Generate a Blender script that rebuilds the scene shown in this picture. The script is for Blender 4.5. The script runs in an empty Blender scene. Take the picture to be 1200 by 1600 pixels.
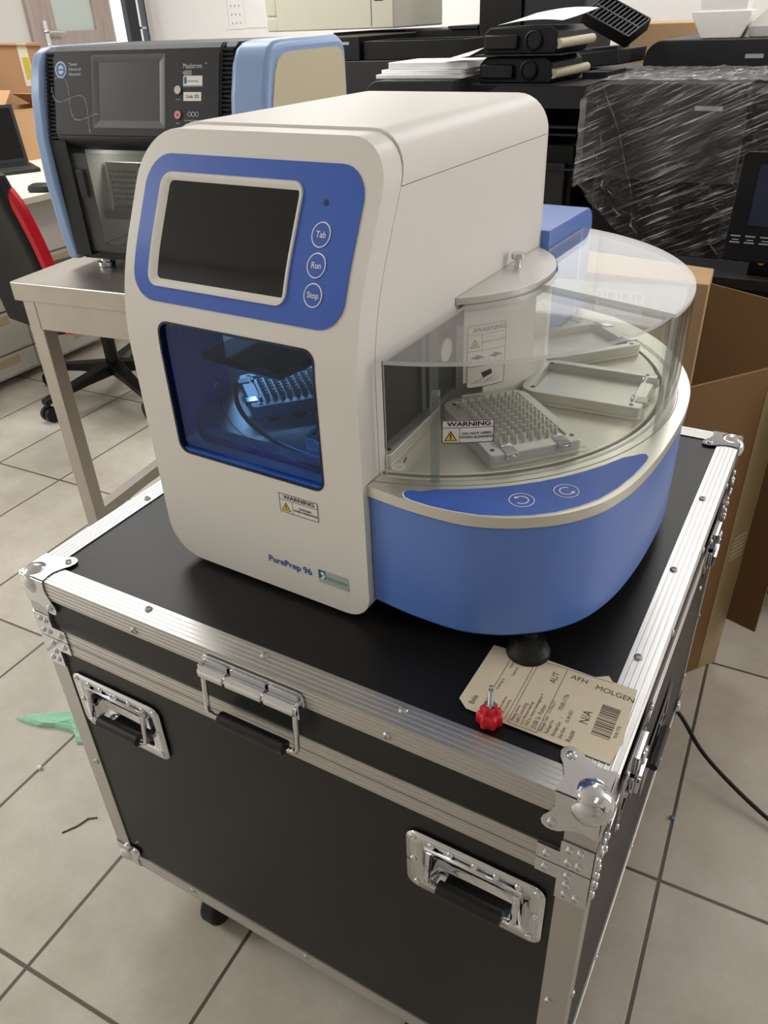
import bpy, bmesh, math, random
from mathutils import Matrix, Vector
random.seed(7)
FZ = 0.7141                      # height of the case top above the floor
S = bpy.context.scene
COL = S.collection

# ------------------------------------------------------------------ camera
RC = [[0.870961, 0.49003, -0.036013], [0.23954, -0.487458, -0.839646], [-0.429006, 0.722672, -0.541939]]
CC = (0.05916, -0.44772, 0.5821)
cam_d = bpy.data.cameras.new('camera'); cam = bpy.data.objects.new('camera', cam_d); COL.objects.link(cam)
cam_d.sensor_fit = 'AUTO'; cam_d.sensor_width = 36.0; cam_d.lens = 1207.58 / 1600 * 36.0
cam_d.clip_start = 0.02; cam_d.clip_end = 60
right, down, fwd = [Vector(r) for r in RC]
cam.matrix_world = Matrix(((right.x, -down.x, -fwd.x, CC[0]), (right.y, -down.y, -fwd.y, CC[1]),
                           (right.z, -down.z, -fwd.z, CC[2] + FZ), (0, 0, 0, 1)))
S.camera = cam

# ------------------------------------------------------------------ light and exposure
S.view_settings.view_transform = 'Standard'; S.view_settings.look = 'None'
S.view_settings.exposure = 0.06; S.view_settings.gamma = 1.0
S.view_settings.use_curve_mapping = False
W = bpy.data.worlds.new('sky'); S.world = W; W.use_nodes = True
W.node_tree.nodes['Background'].inputs[0].default_value = (0.93, 0.96, 1.0, 1)
W.node_tree.nodes['Background'].inputs[1].default_value = 2.6
ROOM = dict(x0=-5.2, x1=2.6, y0=-3.2, y1=5.05, z1=2.85)
LAMPS = [  # x, y, size x, size y, watts, colour : ceiling light panels of the room
    (-0.3, 3.1, 0.7, 2.4, 29, (0.985, 0.985, 0.98)),
    (-2.9, 1.9, 1.6, 0.9, 48, (0.985, 0.985, 0.98)),
    (-3.0, 4.0, 0.6, 1.2, 36, (0.985, 0.985, 0.98)),
    (-4.55, -1.2, 0.7, 1.2, 118, (0.985, 0.985, 0.98)),
    (1.0, -0.8, 0.6, 1.2, 4, (0.985, 0.985, 0.98)),
]
for i, (x, y, sx, sy, w, c) in enumerate(LAMPS):
    ld = bpy.data.lights.new('ceiling_panel_light', 'AREA'); ld.shape = 'RECTANGLE'; ld.size = sx; ld.size_y = sy
    ld.energy = w; ld.color = c
    lo = bpy.data.objects.new('ceiling_panel_light', ld); COL.objects.link(lo)
    lo.location = (x, y, ROOM['z1'] - 0.06)
wl = bpy.data.lights.new('window_daylight', 'AREA'); wl.shape = 'RECTANGLE'; wl.size = 2.2; wl.size_y = 1.2; wl.energy = 36; wl.color = (1.0, 0.94, 0.95)
wo = bpy.data.objects.new('window_daylight', wl); COL.objects.link(wo); wo.location = (ROOM['x1'] - 0.05, 1.9, 1.65); wo.rotation_euler = (0, math.radians(90), 0)

wl = bpy.data.lights.new('clerestory_daylight', 'AREA'); wl.shape = 'RECTANGLE'; wl.size = 4.0; wl.size_y = 0.7; wl.energy = 10; wl.color = (0.98, 0.98, 1.0)
wo = bpy.data.objects.new('clerestory_daylight', wl); COL.objects.link(wo); wo.location = (-1.4, ROOM['y1'] - 0.06, 2.3); wo.rotation_euler = (math.radians(-90), 0, 0)

# ------------------------------------------------------------------ helpers
def srgb(h):
    h = h.lstrip('#'); v = [int(h[i:i+2], 16) / 255 for i in (0, 2, 4)]
    return tuple(c / 12.92 if c <= 0.04045 else ((c + 0.055) / 1.055) ** 2.4 for c in v) + (1,)

MATS = {}
def mat(name, colr='#808080', rough=0.5, metal=0.0, spec=0.5, noise=0.0, nscale=20.0, bump=0.0, bscale=200.0, stretch=None,
        trans=0.0, ior=1.45, alpha=1.0, emit=None, estr=1.0, coat=0.0, col2=None):
    m = bpy.data.materials.new(name); m.use_nodes = True; nt = m.node_tree; b = nt.nodes['Principled BSDF']
    c = srgb(colr) if isinstance(colr, str) else tuple(colr) + (1,)
    b.inputs['Base Color'].default_value = c; b.inputs['Roughness'].default_value = rough
    b.inputs['Metallic'].default_value = metal; b.inputs['Specular IOR Level'].default_value = spec
    b.inputs['Transmission Weight'].default_value = trans; b.inputs['IOR'].default_value = ior
    b.inputs['Alpha'].default_value = alpha; b.inputs['Coat Weight'].default_value = coat
    if emit:
        b.inputs['Emission Color'].default_value = srgb(emit); b.inputs['Emission Strength'].default_value = estr
    if noise or bump:
        tc = nt.nodes.new('ShaderNodeTexCoord'); mp = nt.nodes.new('ShaderNodeMapping')
        nt.links.new(tc.outputs['Object'], mp.inputs[0])
        if stretch: mp.inputs['Scale'].default_value = stretch
    if noise:
        n = nt.nodes.new('ShaderNodeTexNoise'); n.inputs['Scale'].default_value = nscale; n.inputs['Detail'].default_value = 6
        nt.links.new(mp.outputs[0], n.inputs['Vector'])
        mx = nt.nodes.new('ShaderNodeMix'); mx.data_type = 'RGBA'
        d = srgb(col2) if col2 else tuple(x * 0.55 for x in c[:3]) + (1,)
        mx.inputs[6].default_value = c; mx.inputs[7].default_value = d
        mr = nt.nodes.new('ShaderNodeMapRange'); mr.inputs[1].default_value = 0.35; mr.inputs[2].default_value = 0.75
        mr.inputs[3].default_value = 0; mr.inputs[4].default_value = noise
        nt.links.new(n.outputs['Fac'], mr.inputs[0]); nt.links.new(mr.outputs[0], mx.inputs[0])
        nt.links.new(mx.outputs[2], b.inputs['Base Color'])
    if bump:
        n2 = nt.nodes.new('ShaderNodeTexNoise'); n2.inputs['Scale'].default_value = bscale; n2.inputs['Detail'].default_value = 3
        nt.links.new(mp.outputs[0], n2.inputs['Vector'])
        bp = nt.nodes.new('ShaderNodeBump'); bp.inputs['Strength'].default_value = bump; bp.inputs['Distance'].default_value = 0.002
        nt.links.new(n2.outputs['Fac'], bp.inputs['Height']); nt.links.new(bp.outputs[0], b.inputs['Normal'])
    MATS[name] = m
    return m

def T(x=0, y=0, z=0): return Matrix.Translation((x, y, z))
def RZ(d): return Matrix.Rotation(math.radians(d), 4, 'Z')
def RX(d): return Matrix.Rotation(math.radians(d), 4, 'X')
def RY(d): return Matrix.Rotation(math.radians(d), 4, 'Y')
def basis(o, u, v):
    u = Vector(u).normalized(); v = Vector(v); v = (v - u * v.dot(u)).normalized(); n = u.cross(v)
    return Matrix(((u.x, v.x, n.x, o[0]), (u.y, v.y, n.y, o[1]), (u.z, v.z, n.z, o[2]), (0, 0, 0, 1)))

def rrect(cx, cy, w, h, r, n=6):
    if not isinstance(r, (tuple, list)): r = (r,) * 4
    out = []
    for k, (sx, sy) in enumerate(((1, 1), (-1, 1), (-1, -1), (1, -1))):
        rr = r[k]; ox, oy = cx + sx * (w / 2 - rr), cy + sy * (h / 2 - rr)
        for i in range(n + 1):
            a = math.radians(k * 90 + 90 * i / n); out.append((ox + rr * math.cos(a), oy + rr * math.sin(a)))
    return out
def arc(cx, cy, r, a0, a1, n):
    return [(cx + r * math.cos(math.radians(a0 + (a1 - a0) * i / n)), cy + r * math.sin(math.radians(a0 + (a1 - a0) * i / n))) for i in range(n + 1)]
def star(cx, cy, r, amp, lobes, n=64):
    return [(cx + (r + amp * math.cos(lobes * 2 * math.pi * i / n)) * math.cos(2 * math.pi * i / n),
             cy + (r + amp * math.cos(lobes * 2 * math.pi * i / n)) * math.sin(2 * math.pi * i / n)) for i in range(n)]

class MB:
    def __init__(s, M=None): s.bm = bmesh.new(); s.mi = 0; s.M = M.copy() if M else Matrix.Identity(4); s.B = s.M.copy()
    def at(s, M): s.M = s.B @ M; return s
    def v(s, c): return s.bm.verts.new(s.M @ Vector(c))
    def f(s, vs):
        try: f = s.bm.faces.new(vs); f.material_index = s.mi; return f
        except ValueError: return None
    def loop(s, pts): return [s.v(p) for p in pts]
    def skin(s, loops, close=True, cap0=True, cap1=True):
        L = [s.loop(l) for l in loops]; n = len(L[0])
        for a, b in zip(L, L[1:]):
            for i in range(n if close else n - 1): s.f((a[i], a[(i + 1) % n], b[(i + 1) % n], b[i]))
        if cap0: s.f(L[0][::-1])
        if cap1: s.f(L[-1])
        return s
    def box(s, x0, x1, y0, y1, z0, z1): return s.prism([(x0, y0), (x1, y0), (x1, y1), (x0, y1)], z0, z1)
    def prism(s, poly, z0, z1): return s.skin([[(x, y, z0) for x, y in poly], [(x, y, z1) for x, y in poly]])
    def ring(s, outer, inner, z0, z1):       # same point counts
        n = len(outer); A = [s.loop([(x, y, z) for x, y in l]) for l, z in ((outer, z0), (outer, z1), (inner, z1), (inner, z0))]
        for k in range(4):
            a, b = A[k], A[(k + 1) % 4]
            for i in range(n): s.f((a[i], a[(i + 1) % n], b[(i + 1) % n], b[i]))
        return s
    def strip(s, outer, inner, z0, z1):      # open ring (arc band)
        n = len(outer); A = [s.loop([(x, y, z) for x, y in l]) for l, z in ((outer, z0), (outer, z1), (inner, z1), (inner, z0))]
        for k in range(4):
            a, b = A[k], A[(k + 1) % 4]
            for i in range(n - 1): s.f((a[i], a[i + 1], b[i + 1], b[i]))
        s.f([A[k][0] for k in range(4)][::-1]); s.f([A[k][-1] for k in range(4)])
        return s
    def cyl(s, p0, p1, r0, r1=None, n=20, caps=True):
        r1 = r0 if r1 is None else r1; p0 = Vector(p0); p1 = Vector(p1); d = (p1 - p0).normalized()
        u = d.orthogonal().normalized(); w = d.cross(u)
        ls = [[p + (u * math.cos(2 * math.pi * i / n) + w * math.sin(2 * math.pi * i / n)) * r for i in range(n)] for p, r in ((p0, r0), (p1, r1))]
        return s.skin(ls, cap0=caps, cap1=caps)
    def tube(s, path, r, n=10, closed=False):
        P = [Vector(p) for p in path]; N = len(P); loops = []; prev = None
        for i in range(N):
            a = P[i - 1] if (i or closed) else P[i]; b = P[(i + 1) % N] if (i < N - 1 or closed) else P[i]
            d = (b - a).normalized()
            u = d.orthogonal().normalized() if prev is None else (prev - d * prev.dot(d)).normalized()
            prev = u; w = d.cross(u); rr = r[i] if isinstance(r, (list, tuple)) else r
            loops.append([P[i] + (u * math.cos(2 * math.pi * k / n) + w * math.sin(2 * math.pi * k / n)) * rr for k in range(n)])
        if closed: loops.append(loops[0])
        return s.skin(loops, cap0=not closed, cap1=not closed)
    def lathe(s, prof, n=28, caps=True):
        return s.skin([[(r * math.cos(2 * math.pi * i / n), r * math.sin(2 * math.pi * i / n), z) for i in range(n)] for r, z in prof], cap0=caps, cap1=caps)
    def ball(s, c, r, n=20, m=12, sz=1.0, a0=-90, a1=90):
        c = Vector(c); ls = []
        for j in range(m + 1):
            a = math.radians(a0 + (a1 - a0) * j / m); rr = max(r * math.cos(a), 1e-5)
            ls.append([c + Vector((rr * math.cos(2 * math.pi * i / n), rr * math.sin(2 * math.pi * i / n), r * sz * math.sin(a))) for i in range(n)])
        return s.skin(ls)
    def rivet(s, p, nrm, r=0.0035):
        nrm = Vector(nrm).normalized(); M0 = s.M.copy(); u = nrm.orthogonal(); s.M = M0 @ basis(p, u, nrm.cross(u))
        s.lathe([(r, 0), (r, r * 0.25), (r * 0.8, r * 0.5), (r * 0.45, r * 0.62), (r * 0.4, r * 0.35), (r * 0.05, r * 0.3)], 12); s.M = M0
        return s
    def holed(s, outer, holes, z0, z1):      # plate in local xy with holes
        bm = bmesh.new(); es = []
        for L in [outer] + list(holes):
            vs = [bm.verts.new((x, y, z0)) for x, y in L]; es += [bm.edges.new((vs[i], vs[(i + 1) % len(vs)])) for i in range(len(vs))]
        g = bmesh.ops.triangle_fill(bm, use_beauty=True, use_dissolve=False, edges=es, normal=(0, 0, 1))
        fs = [x for x in g['geom'] if isinstance(x, bmesh.types.BMFace)]
        ex = bmesh.ops.extrude_face_region(bm, geom=fs)
        bmesh.ops.translate(bm, vec=(0, 0, z1 - z0), verts=[x for x in ex['geom'] if isinstance(x, bmesh.types.BMVert)])
        s.merge(bm); return s
    def merge(s, bm, keep=False):
        mp = {v: s.v(v.co) for v in bm.verts}
        for f in bm.faces:
            s.f([mp[v] for v in f.verts])
        if not keep: bm.free()
        return s
    def text(s, txt, size, x=0, y=0, align='LEFT', sx=1.0, z=0.0003, va='CENTER', bold=0.0):
        cu = bpy.data.curves.new('lettering', 'FONT'); cu.body = txt; cu.size = size; cu.align_x = align; cu.align_y = va; cu.offset = bold * size
        ob = bpy.data.objects.new('lettering', cu); me = ob.to_mesh()
        mp = [s.v((x + v.co.x * sx, y + v.co.y, z)) for v in me.vertices]
        for p in me.polygons: s.f([mp[i] for i in p.vertices])
        ob.to_mesh_clear(); bpy.data.objects.remove(ob); bpy.data.curves.remove(cu)
        return s
    def build(s, name, m, parent=None, ang=32, bevel=0.0, bseg=2, recalc=True):
        bm = s.bm
        if recalc: bmesh.ops.recalc_face_normals(bm, faces=bm.faces)
        ca = math.radians(ang)
        for f in bm.faces: f.smooth = True
        for e in bm.edges:
            if len(e.link_faces) == 2: e.smooth = e.calc_face_angle(0) < ca
        me = bpy.data.meshes.new(name); bm.to_mesh(me); bm.free()
        for x in (m if isinstance(m, (list, tuple)) else [m]): me.materials.append(x)
        o = bpy.data.objects.new(name, me); COL.objects.link(o)
        if parent is not None: o.parent = parent
        if bevel:
            b = o.modifiers.new('bevel', 'BEVEL'); b.width = bevel; b.segments = bseg; b.limit_method = 'ANGLE'; b.angle_limit = math.radians(40)
            b.harden_normals = False
        return o

def tag(o, label, cat, group=None, kind=None):
    if label: o['label'] = label
    if cat: o['category'] = cat
    if group: o['group'] = group
    if kind: o['kind'] = kind
    return o
def thing(name, label, cat, loc, rz=0, group=None):
    o = bpy.data.objects.new(name, None); COL.objects.link(o); o.location = loc; o.rotation_euler = (0, 0, math.radians(rz))
    o.empty_display_size = 0.05
    return tag(o, label, cat, group)
def struct(o): o['kind'] = 'structure'; return o
def copy_tree(o, parent=None):
    c = o.copy(); COL.objects.link(c)
    if parent is not None: c.parent = parent
    for ch in [x for x in bpy.data.objects if x.parent == o]: copy_tree(ch, c)
    return c

# ------------------------------------------------------------------ materials
ALU = mat('brushed_aluminium', '#c2c1be', 0.40, 1.0, noise=0.2, nscale=30, col2='#aeada9')
ALU_D = mat('satin_aluminium', '#d6d6d1', 0.4, 0.55, noise=0.2, nscale=60, col2='#c2c2bd')
CHROME = mat('chrome', '#d6d8dc', 0.06, 1.0)
STEEL = mat('stainless_steel', '#b5afa8', 0.36, 0.9, noise=0.25, nscale=8, bump=0.05, bscale=300)
LAMINATE = mat('black_laminate', '#121211', 0.42, spec=0.4, noise=0.5, nscale=14, col2='#1d1c1b', bump=0.08, bscale=400)
RUBBER = mat('black_rubber', '#0e0e0f', 0.45, bump=0.05, bscale=300)
WHITE = mat('white_painted_shell', '#e8e5df', 0.42, bump=0.03, bscale=500)
BLUE = mat('blue_paint', '#5c81cf', 0.30, spec=0.8, bump=0.03, bscale=500)
PANELBLUE = mat('blue_graphic_film', '#3f66c4', 0.35)
BLACKGLOSS = mat('black_glass_screen', '#08080a', 0.08)
INK = mat('black_ink', '#161616', 0.6)
INKW = mat('white_ink', '#f2f2f2', 0.5)
INKB = mat('blue_ink', '#2a55a8', 0.5)
YELLOW = mat('warning_yellow', '#e8c832', 0.5)
STICK = mat('sticker_white', '#ece8e4', 0.4)
DARK = mat('dark_interior', '#2a2c2e', 0.5)
GREYFLOOR = mat('grey_metal_deck', '#54585a', 0.35, 0.5)
BPLASTIC = mat('black_plastic', '#111112', 0.42, spec=.4, bump=0.04, bscale=500)
GPLASTIC = mat('charcoal_plastic', '#28282a', 0.5, spec=0.35, bump=0.04, bscale=500)

def clear_mat(name, tint, haze=0.05, rough=0.0, ior=1.35):
    m = bpy.data.materials.new(name); m.use_nodes = True; nt = m.node_tree; nt.nodes.remove(nt.nodes['Principled BSDF'])
    out = nt.nodes['Material Output']; tr = nt.nodes.new('ShaderNodeBsdfTransparent'); tr.inputs[0].default_value = srgb(tint)
    gl = nt.nodes.new('ShaderNodeBsdfGlossy'); gl.inputs['Roughness'].default_value = 0.03 + rough
    df = nt.nodes.new('ShaderNodeBsdfDiffuse'); df.inputs[0].default_value = (0.8, 0.8, 0.78, 1)
    fr = nt.nodes.new('ShaderNodeFresnel'); ge = nt.nodes.new('ShaderNodeNewGeometry'); ma = nt.nodes.new('ShaderNodeMath'); ma.operation = 'MULTIPLY_ADD'
    ma.inputs[1].default_value = 1 / ior - ior; ma.inputs[2].default_value = ior   # same reflectance entering and leaving the sheet
    nt.links.new(ge.outputs['Backfacing'], ma.inputs[0]); nt.links.new(ma.outputs[0], fr.inputs[0])
    a = nt.nodes.new('ShaderNodeMixShader'); b = nt.nodes.new('ShaderNodeMixShader')
    nt.links.new(fr.outputs[0], a.inputs[0]); nt.links.new(tr.outputs[0], a.inputs[1]); nt.links.new(gl.outputs[0], a.inputs[2])
    b.inputs[0].default_value = haze; nt.links.new(a.outputs[0], b.inputs[1]); nt.links.new(df.outputs[0], b.inputs[2])
    nt.links.new(b.outputs[0], out.inputs[0])
    return m
ACRYL = clear_mat('clear_acrylic', '#fcfdfb', 0.012, ior=1.38)
ACRYLTOP = clear_mat('clear_acrylic_top', '#fbfcfa', 0.06, ior=1.65)
ACRYLEDGE = mat('acrylic_edge', '#e6eaec', 0.15, alpha=0.6)  # pale half-opaque colour, paints the bright highlights onto the sheet edges
BLUEGLASS = clear_mat('blue_tinted_window', '#abcff6', 0.004, ior=1.35)

def warning_triangle(mb, x, y, s, z=0.0003, mark='!'):
    mb.mi = 1; mb.prism([(x - s, y - s * 0.8), (x + s, y - s * 0.8), (x, y + s * 0.95)], z, z + 0.00005)
    mb.mi = 2; mb.prism([(x - s * .78, y - s * .67), (x + s * .78, y - s * .67), (x, y + s * .68)], z + 0.0001, z + 0.00015)
    mb.mi = 1
    if mark == '!':
        mb.prism([(x - s * .09, y - s * .25), (x + s * .09, y - s * .25), (x + s * .12, y + s * .38), (x - s * .12, y + s * .38)], z + .0002, z + .00025)
        mb.prism([(x - s * .1, y - s * .58), (x + s * .1, y - s * .58), (x + s * .1, y - s * .38), (x - s * .1, y - s * .38)], z + .0002, z + .00025)
    else:
        for k in (-1, 0, 1):
            mb.prism([(x + k * s * .25 - s * .05, y - s * .5), (x + k * s * .25 + s * .05, y - s * .5), (x + k * s * .25 + s * .12, y), (x + k * s * .25 + s * .02, y)], z + .0002, z + .00025)
def frame_lines(mb, x0, x1, y0, y1, w, z=0.0003):
    for a in ((x0, x1, y0, y0 + w), (x0, x1, y1 - w, y1), (x0, x0 + w, y0, y1), (x1 - w, x1, y0, y1)): mb.box(*a, z, z + 0.0001)
# ------------------------------------------------------------------ room shell
FLOORM = bpy.data.materials.new('beige_floor_tiles'); FLOORM.use_nodes = True
def floor_nodes(m, ang, ox, oy, px, py, grout):
    nt = m.node_tree; b = nt.nodes['Principled BSDF']; N = nt.nodes.new; Lk = nt.links.new
    tc = N('ShaderNodeTexCoord'); mp = N('ShaderNodeMapping'); mp.vector_type = 'POINT'
    Lk(tc.outputs['Object'], mp.inputs[0]); mp.inputs['Rotation'].default_value = (0, 0, math.radians(ang))
    sp = N('ShaderNodeSeparateXYZ'); Lk(mp.outputs[0], sp.inputs[0])
    ca, sa = math.cos(math.radians(ang)), math.sin(math.radians(ang)); rx, ry = ca * ox - sa * oy, sa * ox + ca * oy
    masks = []; ids = []
    for out, o, p in ((0, rx, px), (1, ry, py)):
        a = N('ShaderNodeMath'); a.operation = 'SUBTRACT'; Lk(sp.outputs[out], a.inputs[0]); a.inputs[1].default_value = o
        d = N('ShaderNodeMath'); d.operation = 'DIVIDE'; Lk(a.outputs[0], d.inputs[0]); d.inputs[1].default_value = p
        fl = N('ShaderNodeMath'); fl.operation = 'FLOOR'; Lk(d.outputs[0], fl.inputs[0]); ids.append(fl)
        fr = N('ShaderNodeMath'); fr.operation = 'FRACT'; Lk(d.outputs[0], fr.inputs[0])
        pp = N('ShaderNodeMath'); pp.operation = 'PINGPONG'; Lk(fr.outputs[0], pp.inputs[0]); pp.inputs[1].default_value = 0.5
        mu = N('ShaderNodeMath'); mu.operation = 'MULTIPLY'; Lk(pp.outputs[0], mu.inputs[0]); mu.inputs[1].default_value = p
        lt = N('ShaderNodeMapRange'); Lk(mu.outputs[0], lt.inputs[0]); lt.inputs[1].default_value = grout * 0.4; lt.inputs[2].default_value = grout * 0.62
        lt.inputs[3].default_value = 1; lt.inputs[4].default_value = 0; masks.append(lt)
    mxm = N('ShaderNodeMath'); mxm.operation = 'MAXIMUM'; Lk(masks[0].outputs[0], mxm.inputs[0]); Lk(masks[1].outputs[0], mxm.inputs[1])
    n1 = N('ShaderNodeTexNoise'); n1.inputs['Scale'].default_value = 7; n1.inputs['Detail'].default_value = 8; n1.inputs['Roughness'].default_value = 0.65
    Lk(tc.outputs['Object'], n1.inputs['Vector'])
    n2 = N('ShaderNodeTexNoise'); n2.inputs['Scale'].default_value = 90; n2.inputs['Detail'].default_value = 4; Lk(tc.outputs['Object'], n2.inputs['Vector'])
    cr = N('ShaderNodeValToRGB'); cr.color_ramp.elements[0].position = 0.3; cr.color_ramp.elements[0].color = srgb('#bdb5a6')
    cr.color_ramp.elements[1].position = 0.7; cr.color_ramp.elements[1].color = srgb('#d6cfc2'); Lk(n1.outputs['Fac'], cr.inputs[0])
    m2 = N('ShaderNodeMix'); m2.data_type = 'RGBA'; m2.blend_type = 'MULTIPLY'; m2.inputs[0].default_value = 0.16; Lk(cr.outputs[0], m2.inputs[6]); Lk(n2.outputs['Color'], m2.inputs[7])
    cv = N('ShaderNodeCombineXYZ'); Lk(ids[0].outputs[0], cv.inputs[0]); Lk(ids[1].outputs[0], cv.inputs[1])
    wn = N('ShaderNodeTexWhiteNoise'); wn.noise_dimensions = '2D'; Lk(cv.outputs[0], wn.inputs['Vector'])
    mr = N('ShaderNodeMapRange'); Lk(wn.outputs['Value'], mr.inputs[0]); mr.inputs[3].default_value = 0.92; mr.inputs[4].default_value = 1.0
    m3 = N('ShaderNodeMix'); m3.data_type = 'RGBA'; m3.blend_type = 'MULTIPLY'; m3.inputs[0].default_value = 1; Lk(m2.outputs[2], m3.inputs[6]); Lk(mr.outputs[0], m3.inputs[7])
    m4 = N('ShaderNodeMix'); m4.data_type = 'RGBA'; Lk(mxm.outputs[0], m4.inputs[0]); Lk(m3.outputs[2], m4.inputs[6]); m4.inputs[7].default_value = srgb('#5b5247')
    Lk(m4.outputs[2], b.inputs['Base Color']); b.inputs['Roughness'].default_value = 0.38
    bp = N('ShaderNodeBump'); bp.invert = True; bp.inputs['Strength'].default_value = 0.5; bp.inputs['Distance'].default_value = 0.002; Lk(mxm.outputs[0], bp.inputs['Height'])
    Lk(bp.outputs[0], b.inputs['Normal'])
floor_nodes(FLOORM, -2.378, 0.0521, 0.4546, 0.2985, 0.6, 0.0062)
WALL = mat('white_wall_paint', '#efedea', 0.7, bump=0.05, bscale=60)
WALLG = mat('grey_wall_paint', '#cbc8c2', 0.7, bump=0.05, bscale=60)
CEIL = mat('ceiling_tile', '#eeedea', 0.8)
R0 = ROOM
struct(MB().box(R0['x0'], R0['x1'], R0['y0'], R0['y1'], -0.1, 0).build('floor', FLOORM))
struct(MB().box(R0['x0'], R0['x1'], R0['y0'], R0['y1'], R0['z1'], R0['z1'] + 0.1).build('ceiling', CEIL))
struct(MB().box(R0['x0'], R0['x1'], R0['y1'], R0['y1'] + 0.1, 0, R0['z1']).build('wall_back', WALL))
struct(MB().box(R0['x0'], R0['x1'], R0['y0'] - 0.1, R0['y0'], 0, R0['z1']).build('wall_front', WALLG))
struct(MB().box(R0['x1'], R0['x1'] + 0.1, R0['y0'], R0['y1'], 0, R0['z1']).build('wall_right', WALL))

# ------------------------------------------------------------------ flight case (authored with the top front right corner at 0,0,0)
CW, CD, CH = 0.75, 0.768, 0.6016
case = thing('flight_case', 'black flight case with aluminium edges and chrome ball corners under the white analyzer', 'flight case', (-CW / 2, CD / 2, 0))
CM = T(CW / 2, -CD / 2, FZ)
def cmb(): return MB(CM)
SEAM = -0.100
HANDLES = [(-0.6325, -0.2025), (-0.1165, -0.2005)]
# body: five boards, front board with two handle cut-outs
b = cmb(); t = 0.009; e = 0.002
b.box(-CW + e, -CW + e + t, e, CD - e, -CH + e, SEAM - .001); b.box(-e - t, -e, e, CD - e, -CH + e, SEAM - .001)
b.box(-CW + e + t, -e - t, CD - e - t, CD - e, -CH + e, SEAM - .001); b.box(-CW + e + t, -e - t, e + t, CD - e - t, -CH + e, -CH + e + t)
F = basis((0, e, 0), (1, 0, 0), (0, 0, 1))       # local x, z of the front face, normal -y
b.at(F).holed([(-CW + e + t, -CH + e), (-e - t, -CH + e), (-e - t, SEAM - .001), (-CW + e + t, SEAM - .001)],
              [rrect(hx, hz, 0.114, 0.066, 0.012) for hx, hz in HANDLES], -t, 0)
body = b.build('body', LAMINATE, case)
lid = cmb().box(-CW + e, -e, e, CD - e, SEAM + .001, -e).build('lid', LAMINATE, case)
# edge profiles
def grooved(w, n, off=0.0):                    # outer line of a grooved strip, from 0 to w
    pts = [(0, 0)]
    for k in range(n):
        c = w * (k + 1) / (n + 1); pts += [(c - .0010, 0), (c - .0005, .0005), (c + .0005, .0005), (c + .0010, 0)]
    return pts + [(w, 0)]
def l_rail(name, o, ax, in1, in2, length, parent, n=4, w=0.030, rivets=(), start=0.0):
    # extruded along ax from o; in1/in2: the directions in which the two flanges run from the outer edge
    mb = cmb(); ax, in1, in2 = Vector(ax), Vector(in1), Vector(in2)
    g = grooved(w, n); o = Vector(o)
    sec = [in1 * d - in2 * h for d, h in g][::-1]                      # flange 1 (outer face normal -in2)
    sec += [in2 * d - in1 * h for d, h in g][1:]
    th = 0.0025
    sec += [in2 * w + in1 * th, in1 * th + in2 * th, in1 * w + in2 * th]
    mb.skin([[o + ax * start + p for p in sec], [o + ax * length + p for p in sec]])
    for d, fl in rivets:
        if fl == 1: mb.rivet(o + ax * d + in1 * w * 0.68, -in2, 0.0048)
        else: mb.rivet(o + ax * d + in2 * w * 0.68, -in1, 0.0048)
    return mb.build(name, ALU, parent, ang=20)
X, Y, Z = Vector((1, 0, 0)), Vector((0, 1, 0)), Vector((0, 0, 1))
l_rail('edge_rail', (-CW, 0, 0), X, Y, -Z, CW, lid, rivets=[(.202, 1), (.373, 1), (.544, 1), (.193, 2), (.536, 2)])
l_rail('edge_rail', (0, 0, 0), Y, -X, -Z, CD - .03, lid, start=.03, rivets=[(.2, 1), (.371, 1), (.553, 1), (.28, 2), (.46, 2), (.64, 2)])
l_rail('edge_rail', (-CW, 0, 0), Y, X, -Z, CD - .03, lid, start=.03, rivets=[(.207, 1), (.38, 1), (.56, 1)])
l_rail('edge_rail', (-CW, CD, 0), X, -Y, -Z, CW, lid)
for cx, cy, sx, sy in ((-CW, 0, 1, 1), (0, 0, -1, 1), (0, CD, -1, -1), (-CW, CD, 1, -1)):
    l_rail('corner_rail', (cx, cy, -.0305), -Z, X * sx, Y * sy, .069, lid, n=0, w=.030)
    l_rail('corner_rail', (cx, cy, SEAM - .001), -Z, X * sx, Y * sy, CH + SEAM - .031, body, n=0, w=.030,
           rivets=[(.25, 1 if (sy > 0) else 2), (.25, 2), (.40, 2)])
l_rail('edge_rail', (-CW, 0, -CH), X, Y, Z, CW, body, rivets=[(.378, 2), (.6, 2), (.16, 2)])
l_rail('edge_rail', (0, 0, -CH), Y, -X, Z, CD - .03, body, start=.03, rivets=[(.2, 2), (.4, 2), (.6, 2)])
l_rail('edge_rail', (-CW, 0, -CH), Y, X, Z, CD - .03, body, start=.03)
l_rail('edge_rail', (-CW, CD, -CH), X, -Y, Z, CW, body)
def flat_rail(o, ax, up, nrm, length, w, parent, n=2):
    mb = cmb(); o, ax, up, nrm = Vector(o), Vector(ax), Vector(up), Vector(nrm)
    sec = [up * d + nrm * h for d, h in grooved(w, n)] + [up * w - nrm * .0025, -nrm * .0025]
    mb.skin([[o + p for p in sec], [o + ax * length + p for p in sec]]); return mb.build('closure_rail', ALU, parent, ang=20)
for z0, par in ((SEAM + .0006, lid), (SEAM - .0206, body)):
    flat_rail((-CW + .03, 0, z0), X, Z, -Y, CW - .06, .02, par); flat_rail((0, .03, z0), Y, Z, X, CD - .06, .02, par)
    flat_rail((-CW, .03, z0), Y, Z, -X, CD - .06, .02, par); flat_rail((-CW + .03, CD, z0), X, Z, Y, CW - .06, .02, par)
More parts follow.
